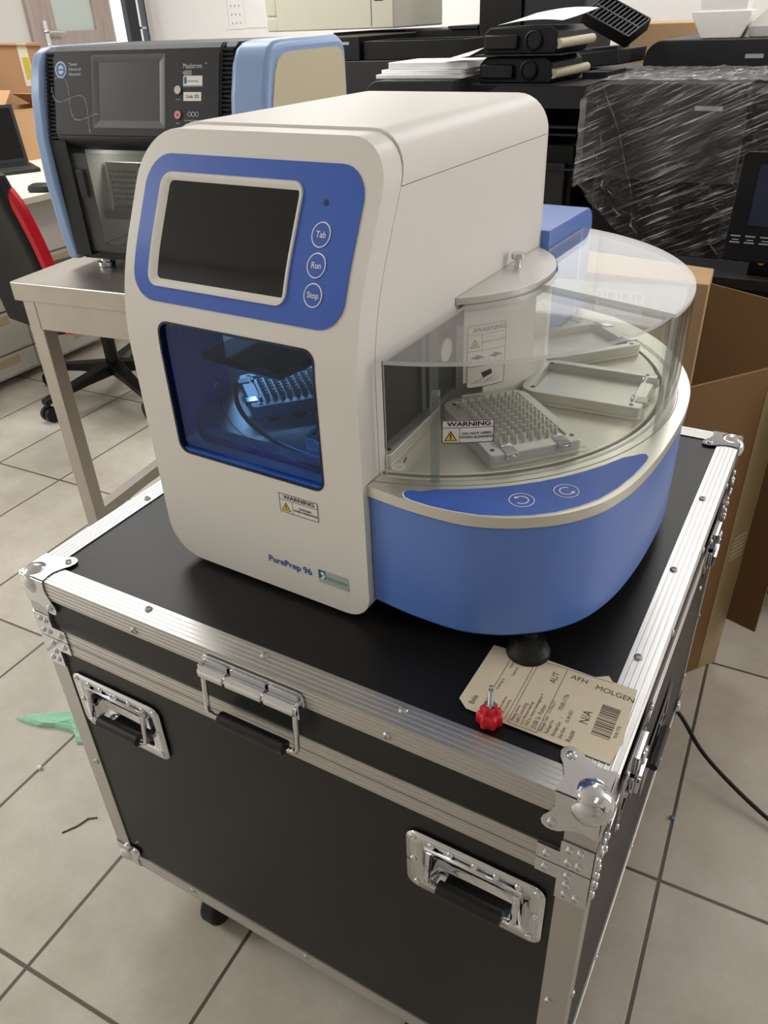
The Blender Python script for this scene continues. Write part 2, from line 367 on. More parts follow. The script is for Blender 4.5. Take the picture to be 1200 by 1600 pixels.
# ball corners: three tongue plates and a ball
TONGUE = [(0, 0), (.043, 0), (.041, .009), (.041, .018), (.045, .028), (.0505, .036), (.0525, .043), (.051, .049), (.047, .052), (.041, .0525), (.035, .0505), (.028, .045), (.018, .041), (.009, .041), (0, .043)]
def ball_corner(cx, cy, cz, sx, sy, sz, parent):
    mb = cmb(); c = Vector((cx, cy, cz)); ux, uy, uz = X * sx, Y * sy, Z * sz
    for a, b_, n_ in ((ux, uy, -uz), (ux, uz, -uy), (uy, uz, -ux)):
        o = c + n_ * .0007
        lo = [o + a * p + b_ * q for p, q in TONGUE]; hi = [o + a * p + b_ * q + n_ * .0014 for p, q in TONGUE]
        mb.skin([lo, hi]); mb.rivet(o + (a + b_) * .042 + n_ * .0014, n_, .0048)
    mb.ball(c + (ux + uy + uz) * .0130, .0208, 32, 20)
    mb.build('ball_corner', CHROME, parent)
for cx, cy, sx, sy in ((-CW, 0, 1, 1), (0, 0, -1, 1), (0, CD, -1, -1), (-CW, CD, 1, -1)):
    ball_corner(cx, cy, 0, sx, sy, -1, lid); ball_corner(cx, cy, -CH, sx, sy, 1, body)
# corner braces at the closure
for cx, cy, sx, sy in ((-CW, 0, 1, 1), (0, 0, -1, 1), (0, CD, -1, -1), (-CW, CD, 1, -1)):
    for part, poly, rv in ((lid, [(0, -.062), (.031, -.062), (.031, -.079), (.053, -.079), (.053, -.0993), (0, -.0993)], [(.012, -.07), (.022, -.071), (.012, -.09), (.022, -.09), (.043, -.0895)]),
                           (body, [(0, -.1007), (.053, -.1007), (.053, -.1205), (.031, -.1205), (.031, -.150), (0, -.150)], [(.043, -.1105), (.021, -.1105), (.021, -.125), (.010, -.14), (.021, -.14)])):
        mb = cmb()
        for a, n_ in ((X * sx, -Y * sy), (Y * sy, -X * sx)):
            o = Vector((cx, cy, 0)) + n_ * .0007
            mb.skin([[o + a * p + Z * q for p, q in poly], [o + a * p + Z * q + n_ * .0014 for p, q in poly]])
            for p, q in rv: mb.rivet(o + a * p + Z * q + n_ * .0014, n_, .0042)
        mb.build('corner_brace', CHROME, part)
# recessed spring handles on the front
for hx, hz in HANDLES:
    mb = MB(CM @ basis((hx, 0, hz), (1, 0, 0), (0, 0, 1)))
    hole = rrect(0, -.003, .112, .058, .006); mb.ring(rrect(0, 0, .157, .098, .014), hole, 0, .0022)
    inner = rrect(0, -.003, .096, .046, .006)
    mb.skin([[(x, y, .001) for x, y in hole], [(x, y, -.002) for x, y in rrect(0, -.003, .108, .055, .006)], [(x, y, -.014) for x, y in inner]], cap0=False, cap1=True)
    for p, q in ((-.07, .04), (-.07, 0), (-.066, -.04), (-.018, -.043), (.022, -.043), (.066, -.04), (.07, 0), (.07, .04), (-.026, .037), (.026, .037), (-.048, .037), (.002, .037), (.05, .037)):
        mb.rivet((p, q, .0022), (0, 0, 1), .0042)
    mb.box(-.055, .055, .026, .034, .0022, .006)
    dish = mb.build('recessed_handle', CHROME, body, recalc=False)
    mb = MB(CM @ basis((hx, 0, hz), (1, 0, 0), (0, 0, 1)))
    mb.tube([(-.05, .026, .004), (-.05, .018, .006), (-.05, -.01, .009), (-.049, -.017, .010), (-.044, -.020, .010), (.044, -.020, .010), (.049, -.017, .010), (.05, -.01, .009), (.05, .018, .006), (.05, .026, .004)], .0038, 10)
    mb.build('handle_bail', CHROME, body)
    mb = MB(CM @ basis((hx, 0, hz), (1, 0, 0), (0, 0, 1)))
    mb.cyl((-.037, -.020, .010), (.037, -.020, .010), .0088, n=18); mb.build('handle_grip', RUBBER, body, bevel=.001)
# spring handle on the lid front
LH = CM @ basis((-.3815, 0, -.022), (1, 0, 0), (0, 0, 1))
mb = MB(LH); mb.prism(rrect(0, .001, .138, .024, .008), 0.0007, .003)
for p in (-.045, -.015, .015, .045): mb.rivet((p, .006, .003), (0, 0, 1), .0045)
for x0, x1 in ((-.064, -.03), (-.026, .022), (.026, .064)):
    mb.cyl((x0, -.004, .0105), (x1, -.004, .0105), .0075, n=18); mb.prism(rrect((x0 + x1) / 2, .004, x1 - x0, .014, .004), .003, .0065)
mb.cyl((-.067, -.004, .0105), (.067, -.004, .0105), .0055, n=14)
mb.box(.064, .068, -.016, .004, .002, .012); mb.box(-.068, -.064, -.010, .004, .002, .012)
mb.build('lid_handle', CHROME, lid, bevel=.0006)
mb = MB(LH); mb.tube([(-.0625, -.002, .0105), (-.0625, -.03, .013), (-.0625, -.058, .015), (-.060, -.064, .0155), (-.054, -.0665, .0155), (.054, -.0665, .0155), (.060, -.064, .0155), (.0625, -.058, .015), (.0625, -.03, .013), (.0625, -.002, .0105)], .0032, 10)
mb.build('handle_bail', CHROME, lid)
mb = MB(LH); mb.cyl((-.046, -.0665, .0155), (.046, -.0665, .0155), .0085, n=18); mb.build('handle_grip', RUBBER, lid, bevel=.001)
# butterfly latches and a carrying handle on the right side
for ly in (.150, .600):
    mb = MB(CM @ basis((0, ly, -.105), (0, 1, 0), (0, 0, 1)))
    mb.ring(rrect(0, 0, .115, .10, .012), rrect(0, 0, .09, .075, .008), 0.0005, .0025)
    mb.prism(rrect(0, 0, .092, .077, .008), 0.0003, .001)
    for p, q in ((-.05, .042), (.05, .042), (-.05, -.042), (.05, -.042)): mb.rivet((p, q, .0025), (0, 0, 1), .004)
    mb.box(-.02, .02, .01, .035, .001, .008); mb.prism(rrect(0, -.012, .05, .034, .006), .001, .007)
    mb.box(-.018, .018, -.02, -.003, .007, .0125)
    mb.tube([(.009 * math.cos(a), .022 + .009 * math.sin(a), .0105) for a in [i * math.pi / 8 for i in range(16)]], .002, 8, closed=True)
    mb.build('butterfly_latch', CHROME, body)
mb = MB(CM @ basis((0, .384, -.30), (0, 1, 0), (0, 0, 1))); mb.ring(rrect(0, 0, .157, .098, .014), rrect(0, 0, .112, .06, .006), .0005, .0022)
mb.prism(rrect(0, 0, .114, .062, .006), .0004, .0012); mb.build('side_handle_plate', CHROME, body)
mb = MB(CM @ basis((0, .384, -.30), (0, 1, 0), (0, 0, 1))); mb.cyl((-.04, -.018, .008), (.04, -.018, .008), .0065); mb.build('side_handle_grip', RUBBER, body)
# casters
for cx, cy in ((-.588, .050), (-.145, .050), (-.605, CD - .12), (-.145, CD - .12)):
    mb = cmb(); mb.box(cx - .045, cx + .045, cy - .037, cy + .05, -CH - .004, -CH)
    mb.cyl((cx, cy, -CH - .015), (cx, cy, -CH - .004), .03)
    for sx in (-1, 1): mb.prism([(cx + sx * .018 - .0015, cy - .02), (cx + sx * .018 + .0015, cy - .02), (cx + sx * .018 + .0015, cy + .025), (cx + sx * .018 - .0015, cy + .025)], -CH - .075, -CH - .012)
    mb.cyl((cx - .024, cy - .004, -CH - .0725), (cx + .024, cy - .004, -CH - .0725), .005)
    for p, q in ((-.038, -.030), (.038, -.030)): mb.cyl((cx + p, cy + q, -CH - .012), (cx + p, cy + q, -CH - .004), .006)
    br = mb.build('caster', CHROME, body)
    mb = cmb(); mb.cyl((cx - .014, cy - .004, -CH - .0725), (cx + .014, cy - .004, -CH - .0725), .0398, n=32); mb.build('caster_wheel', RUBBER, body, bevel=.004)
# ------------------------------------------------------------------ the white and blue analyzer on the case
mach = thing('magnetic_bead_analyzer', 'white and blue bench analyzer with clear acrylic turntable guards, standing on the black flight case', 'lab analyzer',
             (-0.30, 0.094, FZ), -1.8)
def yf(z):                                           # side profile of the front: upright below, leaning back above
    if z <= .28: return .022
    if z <= .40: return .022 + 2.18 * (z - .28) ** 2
    return .0534 + .523 * (z - .40)
def cuts(bm, axis, vals):
    for c in vals:
        no = [0, 0, 0]; no[axis] = 1; co = [0, 0, 0]; co[axis] = c
        bmesh.ops.bisect_plane(bm, geom=list(bm.verts) + list(bm.edges) + list(bm.faces), plane_co=co, plane_no=no)
def bend_front(mb, cut=True):                        # local (x, height, outward) -> machine frame
    if cut: cuts(mb.bm, 1, [.285 + .0125 * i for i in range(17)])
    for v in mb.bm.verts:
        x, h, o = v.co; v.co = (x, yf(h) - o, h)
    return mb
def bend_cyl(mb, c, r, a0, cut=True, step=.004):      # local (along arc from a0, height, outward) -> cylinder round c
    if cut:
        xs = [v.co.x for v in mb.bm.verts]; k = math.floor(min(xs) / step)
        cuts(mb.bm, 0, [k * step + step * i for i in range(int((max(xs) - min(xs)) / step) + 2)])
    for v in mb.bm.verts:
        a = math.radians(a0) + v.co.x / r; rr = r + v.co.z
        v.co = (c[0] + rr * math.cos(a), c[1] + rr * math.sin(a), v.co.y)
    return mb
# front cover with the window opening
mb = MB(); outer = rrect(-.15, .2485, .30, .487, (.042, .046, .046, .032), 8)
winhole = rrect(-.1505, .2392, .205, .156, .013, 6)
mb.holed(outer, [winhole], -.032, 0); bend_front(mb)
cover = mb.build('front_cover', WHITE, mach, bevel=.0045, bseg=3)
# window: tinted pane and dark gasket
mb = MB().ring(rrect(-.1505, .2392, .2056, .1566, .0132), rrect(-.1505, .2392, .2005, .1515, .011), -.008, .0004); bend_front(mb)
pane = mb.build('window_gasket', mat('navy_gasket', '#0e1c3c', 0.25), mach)
mb = MB().prism(rrect(-.1505, .2392, .203, .154, .012), -.0075, -.0045); bend_front(mb); mb.build('front_window', BLUEGLASS, mach)
mb = MB().box(-.25, -.051, .1625, .1672, -.007, -.001); bend_front(mb, False); mb.build('window_sill', mat('blue_sill', '#1f55b0', 0.3), mach)
# control panel
mb = MB(); mb.holed(rrect(-.151, .4037, .268, .1335, .029, 8), [rrect(-.1725, .4037, .174, .098, .008)], 0.0001, .0012); bend_front(mb)
panel = mb.build('control_panel', PANELBLUE, mach)
mb = MB(); mb.skin([[(x, y, z) for x, y in l] for l, z in ((rrect(-.1728, .4037, .180, .103, .012), .0005), (rrect(-.1728, .4037, .179, .102, .0115), .0035), (rrect(-.1728, .4037, .174, .097, .009), .0035), (rrect(-.1678, .4035, .166, .0875, .005), .0005))], cap0=False, cap1=False)
bend_front(mb); mb.build('screen_bezel', WHITE, panel, recalc=False)
mb = MB().prism(rrect(-.1678, .4035, .168, .0895, .004), -.001, .0007); bend_front(mb); mb.build('touch_screen', BLACKGLOSS, panel)
for h, word in ((.415, 'Tab'), (.3905, 'Run'), (.366, 'Stop')):
    mb = MB(); mb.mi = 0; mb.prism(arc(0, 0, .0098, 0, 352.5, 47), .0012, .0018)
    mb.mi = 1; mb.ring(arc(0, 0, .0103, 0, 352.5, 47), arc(0, 0, .0094, 0, 352.5, 47), .0012, .0021)
    mb.text(word, .0072, 0, 0, 'CENTER', z=.0021, bold=.012)
    for v in mb.bm.verts: v.co += Vector((-.0545 if word == 'Tab' else (-.0535 if word == 'Run' else -.0525), h, 0))
    bend_front(mb, False); mb.build('button', [PANELBLUE, INKW], panel)
mb = MB().cyl((-.0562, .4402, .001), (-.0562, .4402, .0022), .0023); bend_front(mb, False); mb.build('status_led', mat('led_lens', '#3d4250', 0.2), panel)
# writing and stickers on the front
mb = MB(); mb.text('PurePrep 96', .0125, -.1400, .0462, sx=1.0, z=.0004, bold=.02); bend_front(mb, False); mb.build('lettering', INKB, cover)
def warn_sticker(mb, x0, x1, y0, y1, head, lines, two=True):
    w, h = x1 - x0, y1 - y0; th = h * .032
    mb.mi = 0; mb.prism(rrect((x0 + x1) / 2, (y0 + y1) / 2, w, h, h * .05, 3), .0001, .0004)
    mb.mi = 1; mb.ring(rrect((x0 + x1) / 2, (y0 + y1) / 2, w, h, h * .05, 3), rrect((x0 + x1) / 2, (y0 + y1) / 2, w - 2 * th, h - 2 * th, h * .04, 3), .0004, .0005)
    mb.text(head, h * .26, (x0 + x1) / 2 + w * .02, y1 - h * .17, 'CENTER', sx=1.35, z=.0006, bold=.03)
    mb.box(x0, x1, y1 - h * .335, y1 - h * .31, .0004, .0005); mb.box(x0 + w * .335, x0 + w * .345, y0, y1 - h * .33, .0004, .0005)
    for i, l in enumerate(lines):
        mb.text(l, h * .145, x0 + w * .67, y0 + h * (.335 + .16 * (len(lines) / 2 - .5 - i)), 'CENTER', sx=1.15 if len(l) < 14 else 1.0, z=.0006, bold=.03)
    warning_triangle(mb, x0 + w * .17, y0 + h * .31, h * .26, .0005)
mb = MB(); warn_sticker(mb, -.1118, -.0595, .1205, .1452, 'WARNING', ['DANGER', 'WHEN OPERATION']); bend_front(mb, False)
mb.build('warning_sticker', [STICK, INK, YELLOW], mach)
SILVER = mat('silver_film', '#b4c0b8', 0.35, 0.0); TEAL = mat('teal_ink', '#1d6f78', 0.5)
mb = MB(); mb.prism(rrect(-.0472, .0468, .0408, .0185, .0015, 3), .0001, .0006)
mb.mi = 1; mb.box(-.0668, -.0575, .0435, .0555, .0006, .0007); mb.text('LabConsulting', .0052, -.0566, .0475, sx=.95, z=.0008); mb.box(-.0566, -.030, .0438, .0442, .0007, .0008)
mb.mi = 2; mb.prism(arc(-.0615, .051, .0025, 0, 350, 14), .0007, .0008); mb.prism([(-.065, .0435), (-.0605, .0435), (-.0575, .049), (-.060, .049)], .0007, .0008)
bend_front(mb, False); mb.build('company_sticker', [SILVER, TEAL, INKW], mach)
# white shell and side panel
mb = MB(); r = .042; top = .4945; n = 8
path = [(-.30, .30), (-.30, .40)] + [(-.30 + r + r * math.cos(a), top - r + r * math.sin(a)) for a in [math.pi - math.pi / 2 * i / n for i in range(n + 1)]] \
     + [(-r + r * math.cos(a), top - r + r * math.sin(a)) for a in [math.pi / 2 - math.pi / 2 * i / n for i in range(n + 1)]] + [(0, .4508)]
def inset(p, d=.004):
    x, z = p; cx, cz = min(max(x, -.30 + r), -r), min(z, top - r); q = Vector((x - cx, z - cz))
    return (x, z) if q.length < 1e-6 else tuple(Vector((cx, cz)) + q * (1 - d / q.length))
sec = path + [inset(p) for p in path[::-1]]
mb.skin([[(x, yf(z) + .0335, z) for x, z in sec], [(x, .474, z) for x, z in sec]]); shell = mb.build('upper_shell', WHITE, mach)
mb = MB(); zs = [.300 + .15 * i / 12 for i in range(13)]
prof = [(yf(z) + .0335, z) for z in zs] + [(.474, .450), (.474, .300)]
mb.skin([[(-.0003, y, z) for y, z in prof], [(-.0045, y, z) for y, z in prof]]); mb.build('side_panel', WHITE, mach)
mb = MB(); mb.box(-.006, 0, .0555, .067, .031, .300); mb.build('front_pillar', WHITE, mach); mb = MB(); mb.box(-.30, -.294, .0555, .13, .031, .300); mb.box(-.30, 0, .470, .474, .185, .40); mb.box(-.30, 0, .470, .474, .40, .452)
mb.box(-.30, -.294, .13, .474, .18, .21); mb.build('lower_shell', WHITE, mach)
mb = MB(); mb.box(-.2935, -.0062, .46, .469, .18, .45); mb.box(-.2935, -.0062, .12, .46, .330, .336); mb.build('inner_back_wall', DARK, mach)
mb = MB(); mb.box(-.285, -.279, .050, .146, .1812, .330); mb.box(-.285, -.01, .0555, .060, .318, .335)
mb.box(-.2535, -.2530, .0245, .0535, .172, .306); w1 = mb.build('inner_side_wall', mat('inner_blue_wall', '#4f98f2', 0.4), mach)
for y, z in ((.072, .198), (.120, .2005)): MB().rivet((-.279, y, z), (1, 0, 0), .0042).build('wall_screw', CHROME, w1)
mb = MB(); mb.prism([(-.262, .088), (-.142, .080), (-.125, .20), (-.255, .21)], .2495, .258); hd = mb.build('tip_comb_head', BLACKGLOSS, mach, bevel=.0008)
mb = MB(); mb.prism([(-.262, .0872), (-.142, .0792), (-.1245, .20), (-.128, .20), (-.145, .083), (-.262, .0905)], .2475, .2494); mb.build('head_edge', ALU_D, hd)
MB().box(-.0068, -.0052, .0675, .239, .200, .329).build('inner_black_panel', BPLASTIC, mach)
for y0, y1 in ((.150, .158), (.166, .188)): MB().box(-.0050, -.0012, y0, y1, .2105, .299).build('lift_rail', GREYFLOOR, mach)
MB().cyl((-.0050, .208, .262), (-.0015, .208, .262), .013, n=28).build('lift_pulley', ALU_D, mach)
MB().box(-.0050, -.0015, .075, .23, .2008, .2085).build('panel_foot', GREYFLOOR, mach)
# base with the blue skirt, rim plate and turntable
C0 = (-.065, .325)
base_poly = [(.0008, .0285), (.05, .0238), (.098, .0245), (.125, .0300), (.15, .0405), (.17, .0530), (.19, .0690), (.206, .0880), (.219, .110), (.229, .138), (.236, .170), (.2405, .210), (.2425, .250), (.2425, .300),
             (.2405, .345), (.233, .40), (.218, .450), (.195, .50), (.162, .55), (.12, .592), (.07, .627), (.012, .648), (-.30, .648), (-.30, .55), (-.342, .45), (-.366, .33), (-.346, .21), (-.30, .13), (-.2995, .057), (.0008, .057)]
def refine(poly, i0, i1, k=4):                           # catmull-rom between the given points
    out = poly[:i0]
    for i in range(i0, i1):
        p0, p1, p2, p3 = poly[max(i - 1, i0)], poly[i], poly[i + 1], poly[min(i + 2, i1)]
        for j in range(k):
            t = j / k; out.append(tuple(.5 * (2 * b + (c - a) * t + (2 * a - 5 * b + 4 * c - d) * t * t + (3 * b - a - 3 * c + d) * t ** 3) for a, b, c, d in zip(p0, p1, p2, p3)))
    return out + poly[i1:]
base_poly = refine(base_poly, 0, 21)
mb = MB().prism([(C0[0] + (x - C0[0]) * .992, C0[1] + (y - C0[1]) * .992) for x, y in base_poly], .031, .1685)
base = mb.build('blue_base', BLUE, mach, bevel=.003)
mb = MB().holed(base_poly, [arc(*C0, .2765, 0, 356, 89)], .1685, .1805)
rim = mb.build('rim_plate', mat('rim_aluminium', '#dad8ce', 0.36, 0.75, noise=.1, nscale=40, col2='#c2c0b6'), mach, bevel=.0012)
mb = MB().ring(arc(*C0, .2935, 0, 356, 89), arc(*C0, .2925, 0, 356, 89), .1803, .1808); mb.build('rim_groove', mat('groove_grey', '#8f8d86', .5), rim)
film = [(.041, .033), (.046, .0275), (.054, .0255), (.075, .0245), (.098, .0265), (.125, .0325), (.148, .0425), (.168, .055), (.186, .071), (.201, .090), (.214, .113), (.223, .140), (.2295, .172), (.233, .205), (.2325, .216), (.2285, .2215), (.2235, .219), (.2185, .2125)]
film += [(C0[0] + .3005 * math.cos(math.radians(a)), C0[1] + .3005 * math.sin(math.radians(a))) for a in (-24, -29, -34, -39, -44, -49, -54, -59, -64)]
film += [(.0545, .0435), (.045, .0415), (.041, .0375)]
mb = MB().prism(film, .1806, .1811); gf = mb.build('graphic_film', PANELBLUE, rim)
mb = MB(); pts = [((x - .137) * 1.012 + .137, (y - .11) * 1.012 + .11) for x, y in film]; mb.ring(pts, film, .1806, .18105); mb.build('film_border', INKW, rim)
for bx, by, flip in ((.149, .075, 1), (.181, .111, -1)):
    mb = MB(T(bx, by, .1812) @ RZ(35)); mb.ring(arc(0, 0, .0125, 0, 352.5, 47), arc(0, 0, .0117, 0, 352.5, 47), 0, .0003)
    a0, a1 = (-140, 120) if flip > 0 else (60, 320)
    o_, i_ = arc(0, 0, .0072, a0, a1, 26), arc(0, 0, .0061, a0, a1, 26); mb.strip(o_, i_, 0, .0003)
    e0 = math.radians(a1); ex, ey = .00665 * math.cos(e0), .00665 * math.sin(e0); tx, ty = -math.sin(e0), math.cos(e0); nx, ny = math.cos(e0), math.sin(e0)
    mb.prism([(ex + nx * .0024, ey + ny * .0024), (ex - nx * .0024, ey - ny * .0024), (ex + tx * .004, ey + ty * .004)], 0, .0003)
    mb.build('rotate_button', INKW, rim)
mb = MB().prism([(-.2935, .06), (0, .06), (0, .469), (-.2935, .469)], .1686, .1700); mb.build('inner_deck', DARK, mach)
DISCM = mat('turntable_aluminium', '#dbd8cd', 0.42, 0.45, noise=.15, nscale=25, col2='#cbc8be')
mb = MB(T(*C0, 0)).lathe([(.02, .1705), (.2715, .1705), (.2715, .1805), (.2705, .1815), (.02, .1815)], 96); disc = mb.build('turntable', DISCM, mach)
mb = MB(T(*C0, 0)); mb.lathe([(.2760, .1700), (.2716, .1700), (.2716, .1704), (.2760, .1704)], 96, caps=False); mb.build('turntable_gap', INK, mach)
def at_angle(deg, r=0, z=0): return T(*C0, 0) @ RZ(deg) @ T(r, 0, z)
for k in range(8):
    a = 4 + 45 * k; Mh = at_angle(a, .191, .1816)
    mb = MB(Mh); o_ = rrect(0, 0, .144, .106, (.006, .020, .020, .006), 4)
    mb.ring(o_, rrect(-.002, 0, .118, .084, .003, 4), .0045, .0165); mb.prism(rrect(0, 0, .1435, .1055, (.006, .020, .020, .006), 4), 0, .0044)
    mb.prism(rrect(-.002, 0, .1185, .0845, .003, 4), .0044, .0062)
    h = mb.build('plate_holder', ALU_D, disc, bevel=.0009)
    for p, q in ((.060, .046), (.060, -.046), (-.058, .040), (-.058, -.040)): MB(Mh).cyl((p, q, .0164), (p, q, .0169), .0026, n=12).build('holder_screw', MATS.get('dark_screw') or mat('dark_screw', '#5a5a58', .4, .8), h)
    for q in (-.030, .030): mb = MB(Mh); mb.box(.062, .0755, q - .007, q + .007, .010, .0178); mb.cyl((.0765, q, .0125), (.0755, q, .0125), .003, n=10); mb.tube([(.058, q - .006, .0175), (.058, q + .006, .0175)], .0022, 8); mb.build('holder_clip', CHROME, h, bevel=.0006)
    if k in (5, 6, 7):
        mb = MB(Mh); mb.prism(rrect(-.002, 0, .116, .082, .002, 4), .0062, .0140); blk = mb.build('heating_block', ALU_D, h, bevel=.0006)
        mb = MB(Mh)
        for i in range(12):
            for j in range(8):
                px, py = -.002 + (i - 5.5) * .0093, (j - 3.5) * .0093; M0 = mb.M.copy(); mb.M = M0 @ T(px, py, .0140)
                mb.lathe([(.0030, 0), (.0023, .006), (.0019, .0095), (.0012, .0095), (.0008, .0075)], 8); mb.M = M0
        mb.build('block_pins', ALU_D, h, ang=25)
    # labels on the disc between two holders
    mb = MB(at_angle(a + 15.7, .218, .1816) @ RZ(-35))
    if k != 6: warning_triangle(mb, 0, 0, .0095, 0, 'heat'); mb.build('heat_warning_label', [STICK, INK, YELLOW], disc)
    mb = MB(at_angle(a + 12.9, .2620, .1816)); mb.ring(arc(0, 0, .0078, 0, 345, 23), arc(0, 0, .0034, 0, 345, 23), 0, .0003)
    mb.build('position_ring', STICK, disc)
    mb = MB(at_angle(a + 13.7, .246, .1816) @ RZ(90)); mb.text(str((k + 2) % 8 + 1), .017, .0, .0, 'CENTER'); mb.build('position_number', INK, disc)
    for p in (.0, .008): MB(at_angle(a + 10.2, .236, .1816)).cyl((p, .0, -.0002), (p, .0, .0004), .003, n=12).build('disc_screw', MATS['dark_screw'], disc)
# tower
TC, TR = (-.09, .345), .148
def tower_poly(r): return arc(*TC, r, -49, 49, 28)
mb = MB(); mb.strip(tower_poly(TR), tower_poly(TR - .004), .2135, .3075); low = arc(*TC, TR, -39, 49, 26); mb.strip(low, arc(*TC, TR - .004, -39, 49, 26), .1975, .2134)
mb.strip(tower_poly(TR), tower_poly(TR - .004), .187, .1974); tower = mb.build('tower', WHITE, mach)
mb = MB(); mb.strip(tower_poly(TR + .004), tower_poly(TR - .006), .1818, .1862); mb.build('tower_seal', mat('seal_grey', '#8b8d8c', .4, .3), mach)
cap = [(.0006, TC[1] - .120)] + arc(*TC, TR + .003, -53, 53, 32) + [(.0006, TC[1] + .120)]
mb = MB().prism(cap, .3085, .3165); cp = mb.build('tower_cap', ALU_D, mach, bevel=.001)
mb = MB(T(.0135, .366, .3165)); mb.lathe([(.0042, 0), (.0036, .002), (.0034, .0085), (.008, .010), (.0085, .012), (.0085, .0155), (.0072, .017)], 24); mb.build('cap_knob', CHROME, cp)
mb = MB(); ln = TR * math.radians(19.2); x0, x1, y0, y1 = 0, ln, .2065, .2825
mb.mi = 0; mb.prism(rrect(ln / 2, (y0 + y1) / 2, ln, y1 - y0, .003, 3), .0001, .0004); mb.mi = 1
mb.ring(rrect(ln / 2, (y0 + y1) / 2, ln, y1 - y0, .003, 3), rrect(ln / 2, (y0 + y1) / 2, ln - .0014, y1 - y0 - .0014, .0025, 3), .0004, .0005)
mb.text('WARNING', .0078, ln * .58, .2765, 'CENTER', sx=1.05, z=.0006, bold=.02); mb.text('HANDS PINCHING', .0042, ln * .68, .2615, 'CENTER', sx=.95, z=.0006)
for y in (.2708, .2515, .2325): mb.box(0, ln, y, y + .0005, .0004, .0005)
mb.box(ln * .36, ln * .37, .2515, .2708, .0004, .0005)
for bx in (.26, .73):                                      # drawn boxes and a hand
    cx = ln * bx; w = ln * .18
    for yb in (.2365,):
        mb.mi = 1; mb.prism([(cx - w, yb + .007), (cx, yb + .0045), (cx + w, yb + .007), (cx, yb + .0105)], .0004, .0005)
        for a_, b_ in (((cx - w, yb + .007), (cx - w, yb)), ((cx - w, yb), (cx, yb - .0025)), ((cx, yb - .0025), (cx, yb + .0045)), ((cx, yb - .0025), (cx + w, yb)), ((cx + w, yb), (cx + w, yb + .007))):
            d = Vector(b_) - Vector(a_); nn = Vector((-d.y, d.x)).normalized() * .00022; a_, b_ = Vector(a_), Vector(b_); mb.prism([tuple(a_ + nn), tuple(a_ - nn), tuple(b_ - nn), tuple(b_ + nn)], .0004, .0005)
mb.prism([(ln * .35, .2245), (ln * .62, .2275), (ln * .66, .2215), (ln * .42, .2175)], .0004, .0005)
for i in range(7):
    p0 = Vector((ln * .12 + i * .0045, .2115)); p1 = p0 + Vector((.008, .004 + .002 * (i % 3))); nn = Vector((-.0001, .0002)); mb.prism([tuple(p0 + nn), tuple(p0 - nn), tuple(p1 - nn), tuple(p1 + nn)], .0004, .0005)
warning_triangle(mb, ln * .185, .2605, .0062, .0005, 'x'); warning_triangle(mb, ln * .18, .2765, .0032, .0005)
bend_cyl(mb, TC, TR, -47.4); mb.build('hands_warning_sticker', [STICK, INK, YELLOW], mach)
# rear housing
prof = [(.4745, .185), (.4745, .335)] + [(.625 + .028 * math.cos(a), .307 + .028 * math.sin(a)) for a in [math.pi / 2 - math.pi / 2 * i / 8 for i in range(9)]] + [(.653, .185)]
mb = MB(); mb.skin([[(-.30, y, z) for y, z in prof], [(.012, y, z) for y, z in prof]]); mb.build('rear_housing', BLUE, mach, bevel=.002)
# feet
for fx, fy in ((.172, .066), (-.26, .095), (.150, .53), (-.255, .60)):
    mb = MB(T(fx, fy, .0004)); mb.lathe([(.0235, 0), (.0235, .005), (.0222, .0075), (.0175, .014), (.0165, .018), (.0165, .022), (.008, .024), (.008, .031)], 32); mb.build('foot', RUBBER, mach)
mb = MB(); mb.cyl((.213, .118, .040), (.2155, .1165, .040), .002, n=10); mb.build('skirt_screw', INK, base)
# acrylic guards
def sector_guard(name, r, a0, a1, ztop, inner, thick=.004):
    o_, i_ = arc(*C0, r, a0, a1, 60), arc(*C0, r - thick, a0, a1, 60)
    mb = MB(); z0, z1 = .1812, ztop - thick; A = [mb.loop([(x, y, z) for x, y in l]) for l, z in ((o_, z0), (o_, z1), (i_, z1), (i_, z0))]
    for k in range(4):
        mb.mi = 1 if k == 3 else 0
        if k == 1: continue
        for i in range(60): mb.f((A[k][i], A[k][i + 1], A[(k + 1) % 4][i + 1], A[(k + 1) % 4][i]))
    mb.mi = 1; mb.f([A[k][0] for k in range(4)][::-1]); mb.f([A[k][-1] for k in range(4)])
    poly = o_ + inner
    lo, hi = mb.loop([(x, y, z1) for x, y in poly]), mb.loop([(x, y, ztop) for x, y in poly]); n = len(poly)
    mb.mi = 2; mb.f(lo[::-1]); mb.f(hi); mb.mi = 1
    for i in range(n): mb.f((lo[i], lo[(i + 1) % n], hi[(i + 1) % n], hi[i]))
    return mb.build(name, [ACRYL, ACRYLEDGE, ACRYLTOP], mach)
tw = lambda a, d=.006: (TC[0] + (TR + d) * math.cos(math.radians(a)), TC[1] + (TR + d) * math.sin(math.radians(a)))
front_in = [tw(a) for a in (8, 0, -10, -20, -30, -40, -48)] + [(.009, .232), (.009, .150), (.009, .056)]
guard = sector_guard('front_guard', .2835, -74.5, 14.5, .3080, front_in)
mb = MB(); p, q = tw(8, .004), (C0[0] + .2795 * math.cos(math.radians(14.2)), C0[1] + .2795 * math.sin(math.radians(14.2)))
u = (Vector(q) - Vector(p)).normalized() * .0; nrm = Vector((-(q[1] - p[1]), q[0] - p[0])).normalized() * .002
mb.prism([(p[0] - nrm.x, p[1] - nrm.y), (q[0] - nrm.x, q[1] - nrm.y), (q[0] + nrm.x, q[1] + nrm.y), (p[0] + nrm.x, p[1] + nrm.y)], .199, .3035); mb.build('guard_end_panel', ACRYL, guard)
